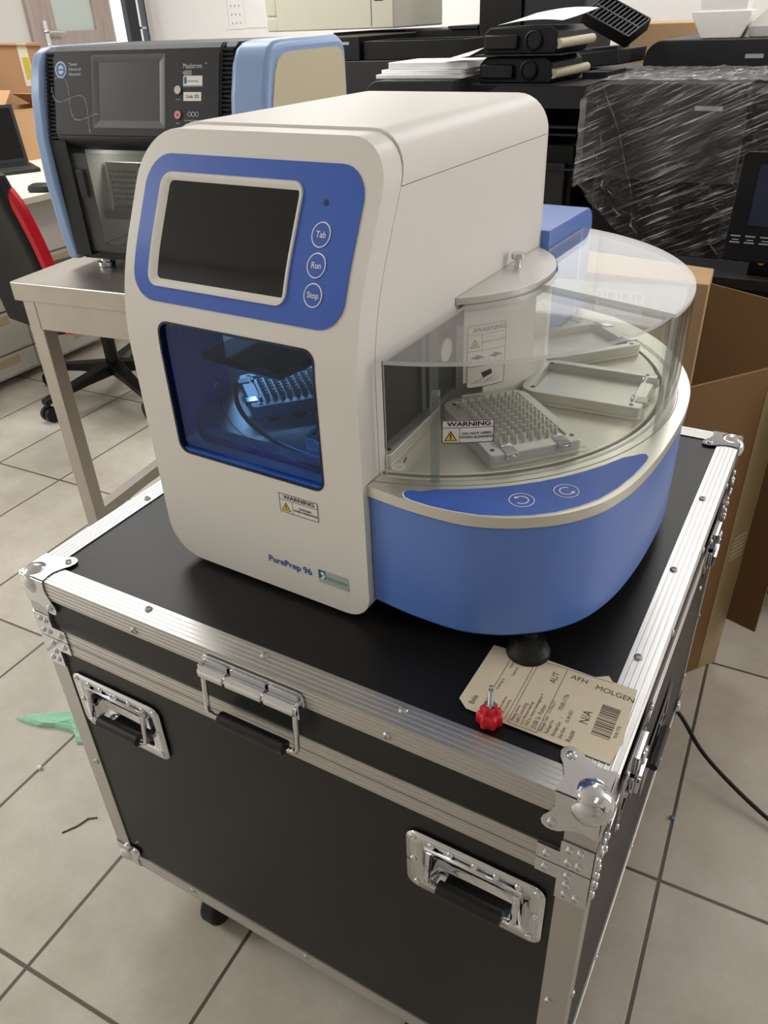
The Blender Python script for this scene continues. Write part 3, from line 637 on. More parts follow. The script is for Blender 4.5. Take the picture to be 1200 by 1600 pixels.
mb = MB(); mb.box(0, .009, .186, .2815, .0004, .014); bend_cyl(mb, C0, .2835, -65.2, False); mb.build('guard_handle', clear_mat('thick_acrylic', '#e4e8e8', .06, ior=1.6), guard, bevel=.0012)
mb = MB(); warn_sticker(mb, 0, .2835 * math.radians(10.3), .2238, .2488, 'WARNING', ['DO NOT OPEN', 'WHEN RUNNING']); bend_cyl(mb, C0, .2835, -63.1); mb.build('warning_sticker', [STICK, INK, YELLOW], guard)
rear_in = [(.0135, .607), (.0135, .487), (.0135, .470)] + [tw(a) for a in (40, 30, 15, 0, -8)]
sector_guard('rear_guard', .2915, -8.5, 74.3, .3125, rear_in)
# ------------------------------------------------------------------ small things on and around the case
WX = lambda x, y, z=0: (x, y, z)
PAPER = mat('aged_label_paper', '#ddd2ba', 0.7, noise=.35, nscale=18, col2='#cdbd9c')
lab = [(-.156, .140), (-.1535, .052), (-.1535, .052), (-.0105, .050), (-.004, .098), (-.012, .151), (-.035, .151), (-.040, .1565), (-.052, .149), (-.110, .144)]
lab = [(-.1625, .1475), (-.1635, .0600), (-.152, .0505), (-.0085, .0490), (-.0045, .080), (-.0075, .110), (-.0095, .1515), (-.034, .1515), (-.040, .1580), (-.052, .1500), (-.100, .1515)]
mb = MB(); LM = T(0, 0, FZ + .0006); mb.at(LM); mb.prism(lab, .0002, .0007); mb.mi = 1
def ln(x0, y0, x1, y1, w=.0005):
    d = Vector((x1 - x0, y1 - y0)); nn = Vector((-d.y, d.x)).normalized() * w / 2
    mb.prism([(x0 + nn.x, y0 + nn.y), (x0 - nn.x, y0 - nn.y), (x1 - nn.x, y1 - nn.y), (x1 + nn.x, y1 + nn.y)], .0007, .0008)
ln(-.1385, .055, -.1385, .140); ln(-.1130, .055, -.1130, .147); ln(-.1095, .053, -.1095, .147); ln(-.0800, .053, -.0800, .147); ln(-.1095, .053, -.0800, .053); ln(-.1095, .147, -.0330, .150); ln(-.1385, .055, -.1130, .055)
def vt(s, x, y, size, sx=.85): mb.at(LM @ T(x, y, 0) @ RZ(90)); mb.text(s, size, 0, 0, z=.0009, sx=sx); mb.at(LM)
def ht(s, x, y, size, sx=1.0): mb.at(LM @ T(x, y, 0) @ RZ(-2)); mb.text(s, size, 0, 0, z=.0009, sx=sx); mb.at(LM)
vt('Balie', -.150, .058, .008); vt('Contact', -.134, .122, .004); vt('Telephone', -.1275, .112, .004); vt('Ordering no.', -.1345, .088, .004); vt('Delivery address', -.1225, .060, .004); vt('Lab Consulting', -.1175, .060, .004)
vt('AUT', -.0880, .122, .0098); vt('Shipping Address', -.1065, .056, .0038); vt('Lab Consulting', -.1015, .056, .0055); vt('t.a.v. Michael Radongi', -.0965, .056, .0044); vt('VAZ St. Polten Kelsengasse 9', -.0915, .056, .0046); vt('3100 St. Polten', -.0845, .056, .0066)
vt('Package Type   1/2-PALLET', -.0775, .056, .0046); vt('Package No.', -.0715, .056, .0046); vt('701811776', -.0690, .090, .0062); vt('Package Qty.    1', -.0650, .056, .0046); vt('Ship Date      23-09-2021', -.0585, .056, .0046); vt('Route', -.0500, .056, .0072); vt('N/A', -.0440, .084, .0125)
ht('AFH', -.0740, .1395, .0092, 1.05); ht('MOLGEN', -.0475, .1365, .0092, 1.05); vt('701811776', -.0125, .080, .0044)
random.seed(3); y = .0755
while y < .118:
    w = random.choice((.0006, .0006, .0011, .0016)); mb.box(-.0345, -.0165, y, y + w, .0007, .0008); y += w + random.choice((.0006, .0008, .0012))
o = mb.build('shipping_label', [PAPER, mat('faded_label_ink', '#4a4036', .7)]); tag(o, 'crumpled beige paper shipping label taped on the black case lid', 'label')
RED = mat('red_plastic', '#c81426', 0.38)
kn = thing('thumb_screw', 'red star-shaped thumb screw with threaded stud standing on the case lid', 'screw', (-.1245, .0445, FZ + .0014))
mb = MB(T(0, 0, .0002)); pf = [star(0, 0, .0120, .0014, 7, 56)]
mb.skin([[(x * s, y * s, z) for x, y in star(0, 0, .0120, .0014, 7, 56)] for s, z in ((.86, 0), (1, .002), (1, .011), (.88, .0135), (.62, .0145), (.60, .021), (.5, .0225))]); mb.build('knob', RED, kn, ang=50)
mb = MB(); mb.lathe([(.0048, .0225), (.0050, .024), (.0048, .026), (.0028, .0262), (.0028, .0265)] + [(.0026 + .0004 * (i % 2), .027 + .0007 * i) for i in range(22)] + [(.002, .043), (.0022, .0475), (.001, .048)], 14); mb.build('stud', CHROME, kn, ang=15)
mb = MB(); cp_ = [(.0015, .790, .075), (.06, .735, .052), (.12, .700, .032), (.20, .662, .014), (.30, .62, .0045), (.44, .60, .0045), (.62, .66, .0045), (.85, .80, .0045)]
def smooth(P, k=6):
    out = []
    for i in range(len(P) - 1):
        p0, p1, p2, p3 = [Vector(P[min(max(j, 0), len(P) - 1)]) for j in (i - 1, i, i + 1, i + 2)]
        for j in range(k):
            t = j / k; out.append(.5 * (2 * p1 + (p2 - p0) * t + (2 * p0 - 5 * p1 + 4 * p2 - p3) * t * t + (3 * p1 - p0 - 3 * p2 + p3) * t ** 3))
    return out + [Vector(P[-1])]
cp_ = [(-.12, .776, .16), (-.06, .780, .12)] + cp_
o = mb.tube(smooth(cp_), .0042, 10).build('power_cable', RUBBER); tag(o, 'black power cable arching over the floor tiles beside the flight case', 'cable')
# tissue and scraps
MINT = mat('mint_tissue', '#a9dfc2', 0.8, noise=.5, nscale=60, col2='#8cc9a8')
mb = MB(); pts = []
out_ = [(-1.287, .172), (-1.262, .196), (-1.225, .222), (-1.185, .245), (-1.145, .262), (-1.118, .268), (-1.10, .235), (-1.092, .195), (-1.108, .187), (-1.122, .205), (-1.150, .205), (-1.190, .196), (-1.225, .180), (-1.258, .174)]
ce = Vector((-1.16, .22)); ls = []
for s, z in ((1, .0008), (.97, .006), (.8, .012), (.45, .009), (.1, .014)):
    ls.append([(ce.x + (x - ce.x) * s, ce.y + (y - ce.y) * s, z + random.uniform(-.0007, .003) * (1 if z > .001 else 0)) for x, y in out_])
o = mb.skin(ls).build('tissue', MINT, ang=10); tag(o, 'crumpled mint green tissue on the floor left of the flight case', 'tissue')
o = MB(T(-1.128, .104, .0005)).skin([[(x * s, y * s, z) for x, y in rrect(0, 0, .011, .008, .002, 2)] for s, z in ((.9, 0), (1, .002), (.95, .0055), (.7, .007))]).build('foam_crumb', mat('white_foam', '#eceae4', .8)); tag(o, 'tiny white foam crumb on a grout line left of the case', 'crumb')
o = MB().tube([(-.965, .020, .0016), (-.95, .045, .0016), (-.944, .066, .002), (-.930, .076, .0016)], .0014, 6).build('twig', mat('grey_fibre', '#5d5850', .8)); tag(o, 'thin dark grey fibre curl on the floor near lower left of the case', 'debris')
o = MB(T(.045, .591, .0005)).ball((0, 0, .003), .005, 10, 6, .5).build('blue_crumb', mat('blue_crumb_plastic', '#3a78a8', .5)); tag(o, 'tiny blue plastic crumb on the grout right of the case', 'crumb')

# ------------------------------------------------------------------ left wall with door and glazed opening
x0 = R0['x0']; zt = R0['z1']
mb = MB(); mb.box(x0 - .1, x0, R0['y0'], 3.90, 0, zt); mb.box(x0 - .1, x0, 3.90, 4.99, 2.1, zt); mb.box(x0 - .1, x0, 4.635, 4.66, 0, 2.1); mb.box(x0 - .1, x0, 4.985, R0['y1'], 0, zt)
struct(mb.build('wall_left', WALLG))
WOOD = mat('grey_oak_door', '#a99a92', .55, noise=.6, nscale=9, stretch=(1, 4, .4), col2='#8d7d75')
mb = MB(); F = basis((x0 - .02, 0, 0), (0, 1, 0), (0, 0, 1)); mb.at(F); mb.holed([(3.91, .005), (4.63, .005), (4.63, 2.09), (3.91, 2.09)], [[(4.085, 1.27), (4.46, 1.27), (4.46, 1.62), (4.085, 1.62)], [(4.085, .75), (4.46, .75), (4.46, 1.12), (4.085, 1.12)]], 0, .04)
dr = struct(mb.build('door_1', WOOD)); dr['label'] = 'grey oak door with frosted glass panes in the far left corner'
for a, b_ in ((1.27, 1.62), (.75, 1.12)): MB().at(F).box(4.08, 4.465, a - .005, b_ + .005, .014, .022).build('frosted_pane', mat('frosted_glass', '#b9c4be', .35) if 'frosted_glass' not in MATS else MATS['frosted_glass'], dr)
mb = MB().at(F); mb.prism(rrect(3.985, 1.24, .035, .20, .012), .0405, .047); mb.cyl((3.985, 1.27, .047), (3.985, 1.27, .09), .009); mb.tube([(3.985, 1.27, .085), (4.02, 1.27, .09), (4.11, 1.265, .09)], .008, 8); mb.cyl((3.985, 1.19, .047), (3.985, 1.19, .052), .008); mb.build('door_handle', CHROME, dr)
TRIMM = mat('dark_frame', '#25252a', .4)
mb = MB().at(F); mb.box(4.79, 4.90, 0, 2.1, 0, .05); mb.box(4.973, 4.985, 0, 2.1, 0, .06); mb.box(4.66, 4.985, 2.08, 2.1, 0, .06); wn = struct(mb.build('window_1', TRIMM)); wn['label'] = 'narrow dark-framed glazed opening with bright daylight behind'
MB().at(F).box(4.665, 4.98, .03, 2.09, .02, .026).build('window_pane', clear_mat('window_glass', '#ffffff', 0.0), wn)
MB().at(F).box(4.895, 4.945, 1.26, 1.275, .05, .075).build('window_latch', CHROME, wn)
mb = MB().at(F); mb.box(3.86, 3.91, 0, 2.13, .02, .05); struct(mb.build('trim_1', WOOD))
# daylight window in the right wall, outside the picture
mb = MB(basis((R0['x1'] - .001, 1.9, 1.65), (0, -1, 0), (0, 0, 1))); mb.ring(rrect(0, 0, 2.34, 1.34, .005, 1), rrect(0, 0, 2.22, 1.22, .005, 1), 0, .06); mb.box(-.025, .025, -.61, .61, 0, .03); struct(mb.build('window_2', mat('white_window_frame', '#e8e8e6', .4)))
mb = MB(basis((-1.4, R0['y1'] - .001, 2.3), (1, 0, 0), (0, 0, 1))); mb.ring(rrect(0, 0, 4.12, .82, .005, 1), rrect(0, 0, 4.02, .72, .005, 1), 0, .06)
for q in (-1, 0, 1): mb.box(q - .02, q + .02, -.36, .36, 0, .03)
struct(mb.build('window_3', MATS['white_window_frame']))
# papers on the back wall
PW = mat('white_paper', '#efeeec', .7); GR = mat('grey_print', '#b9b4b6', .7)
def wall_sheet(x0_, x1_, z0_, z1_, kind, label):
    mb = MB(basis((x0_, 5.0485, z0_), (1, 0, 0), (0, 0, 1))); w, h = x1_ - x0_, z1_ - z0_; mb.prism([(0, 0), (w, 0), (w, h), (0, h)], 0, .003); mb.mi = 1
    if kind == 'cal':
        for i in range(3):
            for j in range(9): mb.box(w * (.35 + .2 * i), w * (.35 + .2 * i) + .012, .03 + j * .055, .045 + j * .055, .003, .0034)
        mb.box(w * .18, w * .20, .02, h * .8, .003, .0034)
    else:
        for j in range(4): mb.box(.01, w - .01, h * (.40 + .13 * j), h * (.40 + .13 * j) + .022, .003, .0034)
    o = mb.build('wall_sheet', [PW, GR]); tag(o, label, 'paper')
wall_sheet(-4.425, -4.235, 1.235, 1.75, 'cal', 'white calendar sheet with date columns on the back wall')
wall_sheet(-4.225, -4.035, 1.24, 1.75, 'tab', 'white sheet with grey table rows pinned beside the wall calendar')

# ------------------------------------------------------------------ steel table
tb = thing('steel_table', 'stainless steel work table under the black and blue instrument at left', 'table', (-1.612, .693, 0), 7)
TW, TD = 1.02, .60
MB().box(0, TW, 0, TD, .755, .80).build('tabletop', STEEL, tb, bevel=.003)
mb = MB(); mb.box(.045, TW - .045, .012, .03, .685, .7545); mb.box(.045, TW - .045, TD - .03, TD - .012, .685, .7545); mb.build('apron', STEEL, tb)
for lx in (.012, TW - .052):
    for ly in (.012, TD - .052): MB().box(lx, lx + .04, ly, ly + .04, 0, .7548).build('leg', STEEL, tb, bevel=.002)
for lx in (.016, TW - .048): MB().box(lx, lx + .032, .0525, TD - .0525, .12, .152).build('side_rail', STEEL, tb)
MB().box(.0525, TW - .0525, TD - .047, TD - .017, .12, .152).build('back_rail', STEEL, tb)

# ------------------------------------------------------------------ black and blue instrument on the table
ms = thing('pipetting_instrument', 'black and light blue bench instrument with dark touch screen on the steel table', 'lab instrument', (-1.565, .86, .80), 6)
PALE = mat('pale_blue_paint', '#8ca8d2', .35, spec=.6); CREAM = mat('cream_panel', '#cbc3a4', .5); MDARK = mat('graphite_shell', '#27282a', .5, spec=.35)
LT = mat('light_print', '#c9cdd2', .6); MID = mat('instrument_grey', '#b9b9b0', .5)
side = [(-.020, .022), (-.030, .10), (-.036, .20), (-.032, .29), (-.016, .37), (.004, .425), (.022, .449), (.045, .459), (.075, .462), (.31, .462), (.335, .452), (.345, .43), (.345, .022)]
def extr(poly, xa, xb, mb): return mb.skin([[(xa, y, z) for y, z in poly], [(xb, y, z) for y, z in poly]])
def shrink(poly, d): 
    c = Vector((.155, .24)); return [tuple(Vector(p) + (c - Vector(p)) * d) for p in poly]
extr(side, -.004, .030, MB()).build('left_side_panel', PALE, ms, bevel=.008, bseg=3)
rp = extr(side, .512, .600, MB()).build('right_side_panel', PALE, ms, bevel=.014, bseg=3)
cr = [(y, z) for y, z in shrink(side, .10)]
extr(cr, .598, .6025, MB()).build('cream_inset', CREAM, rp)
ym = lambda z: .020 - .30 * (.46 - z) + .004
def tilt(mb):
    for v in mb.bm.verts: x, h, o_ = v.co; v.co = (x, ym(h) - o_, h)
    return mb
con = [(ym(.262) + .05, .262), (ym(.28) + .012, .278), (ym(.290), .290), (ym(.452), .452), (ym(.452) + .012, .460), (.33, .460), (.33, .262)]
extr(con, .056, .487, MB()).build('console', MDARK, ms, bevel=.004)
for a in (.0305, .4875):
    mb = MB()
    for k in range(21):
        z = .288 + k * .0079; mb.box(a, a + .024, ym(z) + .004, ym(z) + .012, z, z + .0042)
    vent = [(y + .01, z) for y, z in con]; extr(vent, a - .0002, a + .0250, mb); mb.build('side_vent', BPLASTIC, ms)
mb = MB(); mb.holed(rrect(.271, .3705, .424, .146, .004, 3), [rrect(.2585, .378, .190, .132, .004, 3)], .0004, .003); tilt(mb); mb.build('face_plate', GPLASTIC, ms)
mb = MB(); sk = [[(x, y, z) for x, y in l] for l, z in ((rrect(.2585, .378, .191, .133, .004, 3), .0034), (rrect(.2585, .378, .184, .127, .004, 3), .0034), (rrect(.2595, .3775, .156, .104, .002, 3), .0012))]
mb.skin(sk, cap0=False, cap1=False); tilt(mb); mb.build('screen_bezel', mat('bezel_grey', '#4a4a4b', .35), ms, recalc=False)
mb = MB(); mb.box(.181, .338, .325, .430, .0008, .0013); tilt(mb); mb.build('touch_screen', mat('dull_screen', '#3c3d40', .3), ms)
mb = MB(); mb.prism(arc(.079, .419, .0155, 0, 350, 30), .003, .0036); mb.mi = 1; mb.ring(arc(.079, .419, .0125, 0, 354, 30), arc(.079, .419, .0085, 0, 354, 30), .0036, .0041); mb.mi = 1; mb.box(.070, .088, .4175, .4205, .0036, .004); tilt(mb); mb.build('round_badge', [mat('badge_pale', '#b9cbe6', .5), INKB], ms)
mb = MB()
for t_, z in (('Taiwan', .4285), ('Advanced', .4195), ('Nanotech', .4105)): mb.text(t_, .0082, .101, z, z=.0034)
tilt(mb); mb.build('badge_lettering', LT, ms); mb = MB()
mb.text('Maelstrom', .0125, .397, .4215, sx=.85, z=.0034); mb.text('TM', .004, .449, .4255, z=.0034); mb.text('4800', .0125, .397, .4095, sx=.85, z=.0034); tilt(mb); mb.build('brand_lettering', LT, ms); mb = MB(); mb.text('Power', .0042, .385, .364, 'CENTER', z=.0034); mb.text('Stop', .0042, .385, .322, 'CENTER', z=.0034); mb.text('Automated Nucleic', .0045, .400, .327, sx=.95, z=.0034); mb.text('Acid Extraction', .0045, .403, .320, sx=.95, z=.0034)
tilt(mb); mb.build('caption_lettering', LT, ms); mb = MB()
for i in range(3): mb.ring(arc(.413 + i * .009, .338, .0045, 0, 340, 12), arc(.413 + i * .009, .338, .0035, 0, 340, 12), .0032, .0036)
tilt(mb); mb.build('round_marks', LT, ms); mb = MB()
for s in (-1, 1):                                           # dotted double helix print
    for i in range(120):
        t = i / 119; ax, az = .056 + .110 * t, .395 - .075 * t; a = .4 + t * 2.2 * math.pi; off = s * .024 * math.sin(a)
        px, pz = ax + off * .56 + random.uniform(-.0008, .0008), az + off * .83 + random.uniform(-.0008, .0008); r_ = random.uniform(.0004, .0010)
        mb.prism([(px + r_, pz), (px, pz + r_), (px - r_, pz), (px, pz - r_)], .0032, .0035)
tilt(mb); mb.build('helix_print', LT, ms)
mb = MB(); mb.cyl((.385, .381, .003), (.385, .381, .006), .0075, n=20); tilt(mb); mb.build('power_button', mat('button_ivory', '#cfcbb8', .4), ms)
mb = MB(); mb.cyl((.385, .337, .003), (.385, .337, .006), .0075, n=20); mb.mi = 1; mb.cyl((.385, .337, .006), (.385, .337, .0065), .0028, n=12); tilt(mb); mb.build('stop_button', [mat('button_pink', '#d99a9f', .4), RED], ms)
mb = MB(); mb.prism(rrect(.421, .3955, .046, .019, .002, 3), .003, .0036); mb.mi = 1; mb.box(.400, .4065, .391, .403, .0036, .0038); mb.text('LabConsulting', .0052, .408, .396, sx=.85, z=.0039); mb.box(.399, .443, .3865, .388, .0036, .0038); tilt(mb); mb.build('company_sticker', [STICK, TEAL], ms)
mb = MB(); mb.prism(rrect(.420, .369, .043, .0155, .001, 3), .003, .0036); mb.mi = 1; mb.text('Code: 202', .0085, .420, .369, 'CENTER', z=.0038, sx=.9, bold=.015); tilt(mb); mb.build('code_sticker', [STICK, INK], ms)
mb = MB(); mb.box(.0305, .5115, .325, .335, .03, .262); mb.box(.0305, .5115, .0, .33, .022, .040); mb.box(.0305, .075, -.024, .03, .036, .285); mb.box(.0305, .05, .03, .325, .04, .27); mb.box(.47, .5115, -.024, .03, .036, .285); inn = mb.build('chamber', BPLASTIC, ms)
mb = MB(); mb.box(.06, .475, .315, .3245, .045, .261); mb.box(.06, .46, .06, .32, .0402, .046); mb.box(.0502, .054, -.01, .315, .046, .262); mb.build('chamber_lining', MID, ms)
mb = MB(T(-.022, .0, 0)); mb.box(.085, .30, .10, .11, .125, .222)
for i in range(9):
    for j in range(6): mb.mi = 1; mb.cyl((.096 + i * .009, .0995, .140 + j * .0125), (.096 + i * .009, .1002, .140 + j * .0125), .0032, n=10)
for i in range(8): mb.mi = 1; mb.box(.185 + i * .014, .189 + i * .014, .098, .1002, .128, .22)
mb.build('perforated_plate', [MID, INK], ms)
mb = MB(); mb.box(.075, .30, .045, .16, .105, .125); sh = mb.build('chamber_shelf', GPLASTIC, ms, bevel=.002)
for q in (.095, .19): MB().cyl((q, .06, .125), (q, .06, .133), .006).build('shelf_bolt', CHROME, sh)
mb = MB(); mb.box(.12, .40, .03, .18, .046, .052); mb.build('red_rack_plate', mat('dull_red', '#7c2a30', .5), ms)
mb = MB(); mb.box(.0755, .4695, -.016, -.012, .045, .258); mb.build('door_pane', clear_mat('smoked_pane', '#e6e6e2', .03), ms)
mb = MB(); mb.box(.082, .105, -.022, -.0165, .165, .225); mb.build('door_hinge', GPLASTIC, ms, bevel=.003)
fill_ld = bpy.data.lights.new('chamber_fill_light', 'AREA'); fill_ld.shape = 'RECTANGLE'; fill_ld.size = .36; fill_ld.size_y = .02; fill_ld.energy = .55  # fill lamp added to brighten the dark chamber, not a part of the instrument
lo = bpy.data.objects.new('chamber_fill_light', fill_ld); COL.objects.link(lo); lo.parent = ms; lo.location = (.27, .12, .259)
for fx in (.075, .50):
    for fy in (.02, .30): MB(T(fx, fy, 0)).lathe([(.019, .0003), (.021, .003), (.021, .012), (.013, .013), (.013, .0225)], 24).build('foot', CHROME, ms)

# ------------------------------------------------------------------ office chair, desk and things on it
ch = thing('office_chair', 'black office chair with red piping on a five-star base behind the steel table', 'chair', (-2.43, 1.61, 0), -10)
BF = mat('black_leather', '#121213', .5, bump=.08, bscale=120)
BX, BY = .112, -.061
def slab(mb, w0, w1, zb, zt_, y0, y1, lean, t, n=8):
    loops = []
    for i in range(n + 1):
        f = i / n; z = zb + (zt_ - zb) * f; w = w0 + (w1 - w0) * f
        if f > .8: w *= math.sqrt(max(0.04, 1 - ((f - .8) / .2) ** 2 * .75))
        yc = y0 + (y1 - y0) * f - lean * math.sin(f * 3.1) ; loops.append([(x, y, z) for x, y in rrect(BX + .23 - w / 2, yc + BY, w, t, t * .45, 4)])
    return mb.skin(loops)
slab(MB(), .36, .46, .42, .93, -.27, -.36, -.02, .07).build('backrest', BF, ch)
mb = MB(); loop = []
for s in (1,):
    P = [(BX + .230 - (.23 - .5 * .46 * math.sqrt(max(.04, 1 - ((f - .8) / .2) ** 2 * .75)) if f > .8 else 0), BY - .27 - .09 * f + .02 * math.sin(f * 3.1) + .012, .42 + .51 * f) for f in [i / 18 for i in range(19)]]
    mb.tube(P, .023, 8)
mb.build('red_piping', RED, ch)
mb = MB(); mb.skin([[(x, y, z) for x, y in rrect(.05, .05, w, w, .06, 5)] for w, z in ((.46, .43), (.50, .45), (.50, .50), (.46, .525))]); st = mb.build('seat', BF, ch)
mb = MB(); mb.tube([(x, y, .475) for x, y in rrect(.05, .05, .50, .50, .06, 5)], .012, 8, closed=True); mb.build('seat_piping', RED, st)
mb = MB(); mb.cyl((0, 0, .10), (0, 0, .25), .026); mb.cyl((0, 0, .25), (0, 0, .43), .015); mb.box(-.09, .09, -.1, .1, .41, .4295); mb.tube([(0, -.06, .42), (.09, -.28, .44), (.11, -.345, .56)], .022, 8); mb.build('gas_lift', BPLASTIC, ch)
for k in range(5):
    a = math.radians(72 * k - 85); d = Vector((math.cos(a), math.sin(a), 0)); s_ = Vector((-d.y, d.x, 0))
    mb = MB(); mb.skin([[d * r + s_ * w + Vector((0, 0, z)), d * r - s_ * w + Vector((0, 0, z)), d * r - s_ * w * .8 + Vector((0, 0, z - h)), d * r + s_ * w * .8 + Vector((0, 0, z - h))] for r, w, z, h in ((.02, .03, .135, .05), (.15, .025, .118, .035), (.345, .017, .092, .022))]); lg = mb.build('leg', BPLASTIC, ch, bevel=.004)
    mb = MB(); c = d * .33
    for q in (-.014, .014): mb.cyl(c + s_ * (q - .009) + Vector((0, 0, .0302)), c + s_ * (q + .009) + Vector((0, 0, .0302)), .030, n=20)
    mb.cyl(c + Vector((0, 0, .03)), c + Vector((0, 0, .075)), .008); mb.build('castor', BPLASTIC, lg)
DESKM = mat('cream_desktop', '#d8d0c0', .5); DRW = mat('drawer_white', '#cfcbc2', .55); TAPE = mat('masking_tape', '#c2ae8a', .6)
dk = thing('desk', 'cream desk carrying the laptop and cartons behind the chair', 'desk', (-3.45, 1.9, 0))
MB(T(.0, 0, 0)).box(-.75, .70, -1.1, .95, .715, .74).build('desktop', DESKM, dk, bevel=.002)
for ly in (-1.0, .85): MB().box(-.70, .52, ly, ly + .025, 0, .7148).build('leg', DRW, dk)
dw = thing('drawer_unit', 'pale drawer cabinet with taped labels under the cream desk', 'drawers', (-3.18, 1.62, 0))
MB().box(-.26, .26, -.55, .42, .03, .70).build('carcass', DRW, dw)
for i, (z0_, z1_) in enumerate(((.045, .135), (.14, .305), (.31, .48), (.485, .69))):
    for y0_, y1_ in ((-.545, -.02), (-.015, .415)):
        d = MB().box(.2605, .278, y0_, y1_, z0_, z1_ - .004).build('drawer', DRW, dw, bevel=.002)
        if i < 3: MB().box(.2782, .279, y1_ - .22, y1_ - .08, z1_ - .05, z1_ - .015).build('tape_label', TAPE, d)
        else: MB().cyl((.278, y1_ - .12, z0_ + .12), (.281, y1_ - .12, z0_ + .12), .011).build('lock', INK, d)
lp = thing('laptop', 'open dark laptop on the cream desk at the left edge', 'laptop', (-3.42, 2.02, .7405), 62)
MB().box(-.18, .18, -.13, .13, 0, .017).build('base', GPLASTIC, lp, bevel=.004)
mb = MB()
for i in range(13):
    for j in range(5): mb.box(-.160 + i * .0247, -.160 + i * .0247 + .021, -.01 + j * .024, .010 + j * .024, .017, .0185)
mb.build('keyboard', BPLASTIC, lp)
mb = MB(T(0, .13, .016) @ RX(-14)); mb.box(-.18, .18, -.004, .004, 0, .25); lidp = mb.build('screen_lid', GPLASTIC, lp, bevel=.002)
mb = MB(T(0, .13, .016) @ RX(-14)); mb.box(-.165, .165, -.0048, -.0042, .018, .235); mb.build('display', BLACKGLOSS, lidp)
o = MB(T(-2.80, 1.77, .7405) @ RZ(20)).skin([[(x, y, z) for x, y in rrect(0, 0, w, w * .55, w * .25, 5)] for w, z in ((.105, 0), (.115, .008), (.105, .022), (.07, .030))]).build('computer_mouse', GPLASTIC); tag(o, 'dark grey computer mouse at the edge of the cream desk', 'mouse')
CARD = mat('cardboard', '#a07b58', .75, noise=.3, nscale=10, col2='#916c4b', stretch=(1, 1, .3)); KRAFT = mat('kraft_cardboard', '#c09a70', .75, noise=.3, nscale=12, col2='#b08a60'); CARDL = mat('light_cardboard', '#c2a27a', .75, noise=.4, nscale=8, col2='#b29268')
TAPEC = mat('parcel_tape', '#c9c4b0', .3)
bx = thing('cardboard_box', 'closed brown cardboard carton with a tape strip at the far left of the desk', 'box', (-4.04, 2.45, .7405))
mb = MB(); mb.box(-.16, .18, -.40, .36, 0, .493); cb = mb.build('carton_body', CARD, bx, bevel=.004)
mb = MB(T(0, 0, .494) @ RX(2)); mb.box(-.17, .19, -.41, .0, .001, .006); mb.build('lid_flap', CARD, bx); mb = MB(T(0, 0, .494) @ RX(-3)); mb.box(-.17, .19, .0, .37, .001, .006); mb.build('lid_flap', CARD, bx)
mb = MB(); mb.box(.1802, .1812, .21, .27, .30, .493); mb.mi = 1; mb.box(.1812, .1818, .225, .265, .33, .43); mb.build('tape', [TAPEC, mat('tape_yellow', '#b8a23a', .5)], bx)
b2 = thing('open_carton', 'small open kraft carton with raised flaps beside the laptop', 'box', (-3.69, 2.44, .7405), -4)
mb = MB(); mb.ring([(-.13, -.17), (.13, -.17), (.13, .17), (-.13, .17)], [(-.126, -.166), (.126, -.166), (.126, .166), (-.126, .166)], .004, .225); mb.box(-.13, .13, -.17, .17, 0, .004); mb.build('carton_body', KRAFT, b2)
for q, M_ in ((.34, T(.13, 0, .225) @ RZ(90) @ RX(-150)), (.26, T(0, .17, .225) @ RZ(180) @ RX(-60)), (.26, T(0, -.17, .225) @ RX(-40))):
    MB(M_).box(-q / 2, q / 2, -.002, .002, .001, .11).build('flap', KRAFT, b2)
# ------------------------------------------------------------------ copiers and printers along the back
PCH = mat('printer_charcoal', '#28282a', .5, spec=.35, bump=.04, bscale=400); PBK = mat('printer_black', '#070708', .45, spec=.35); PGR = mat('printer_grey_strip', '#a9aaa8', .5)
def lidprof(w, h, r=.06, n=6): return [(0, 0), (w, 0), (w, h), (r, h)] + [(r + r * math.cos(math.radians(90 + 90 * i / n)), h - r + r * math.sin(math.radians(90 + 90 * i / n))) for i in range(1, n + 1)]
def cbox(mb, xa, xb, ya, yb, za, zb): return mb.box(xa, xb, ya, yb, za, zb)
def copier(label, x, y, w, d, top, lid_h=.13, right_cut=0.0, group=None, strip=True, gap=.18, lidmat=None, trays=3):
    c = thing('copier', label, 'copier', (x, y, 0), 0, group)
    z1 = top - lid_h - gap
    MB().box(.02, w - .02, .03, d, .02, z1).build('body', PBK, c, bevel=.006)
    mb = MB(); mb.box(.02, w * .30, .18, d, z1 + .0005, top - lid_h); mb.box(w * .30, w - .02, d - .06, d, z1 + .0005, top - lid_h); mb.build('output_bay', PBK, c)
    mb = MB(basis((0, 0, top - lid_h + .0005), (1, 0, 0), (0, 0, 1))); mb.prism(lidprof(w, lid_h - .0005), -d, 0); ld = mb.build('scanner_lid', lidmat or PCH, c, bevel=.004)
    if strip: MB().box(w - right_cut - .075, w - right_cut - .02, -.0025, -.0004, top - .055, top - .043).build('name_strip', PGR, ld)
    for k in range(trays):
        z = .08 + k * (z1 - .12) / trays; t = MB().box(.04, w - .04, .008, .0295, z, z + (z1 - .12) / trays - .012).build('paper_tray', PCH, c, bevel=.004)
        MB().box(w * .38, w * .62, .003, .0078, z + .05, z + .075).build('tray_grip', PBK, t)
    return c
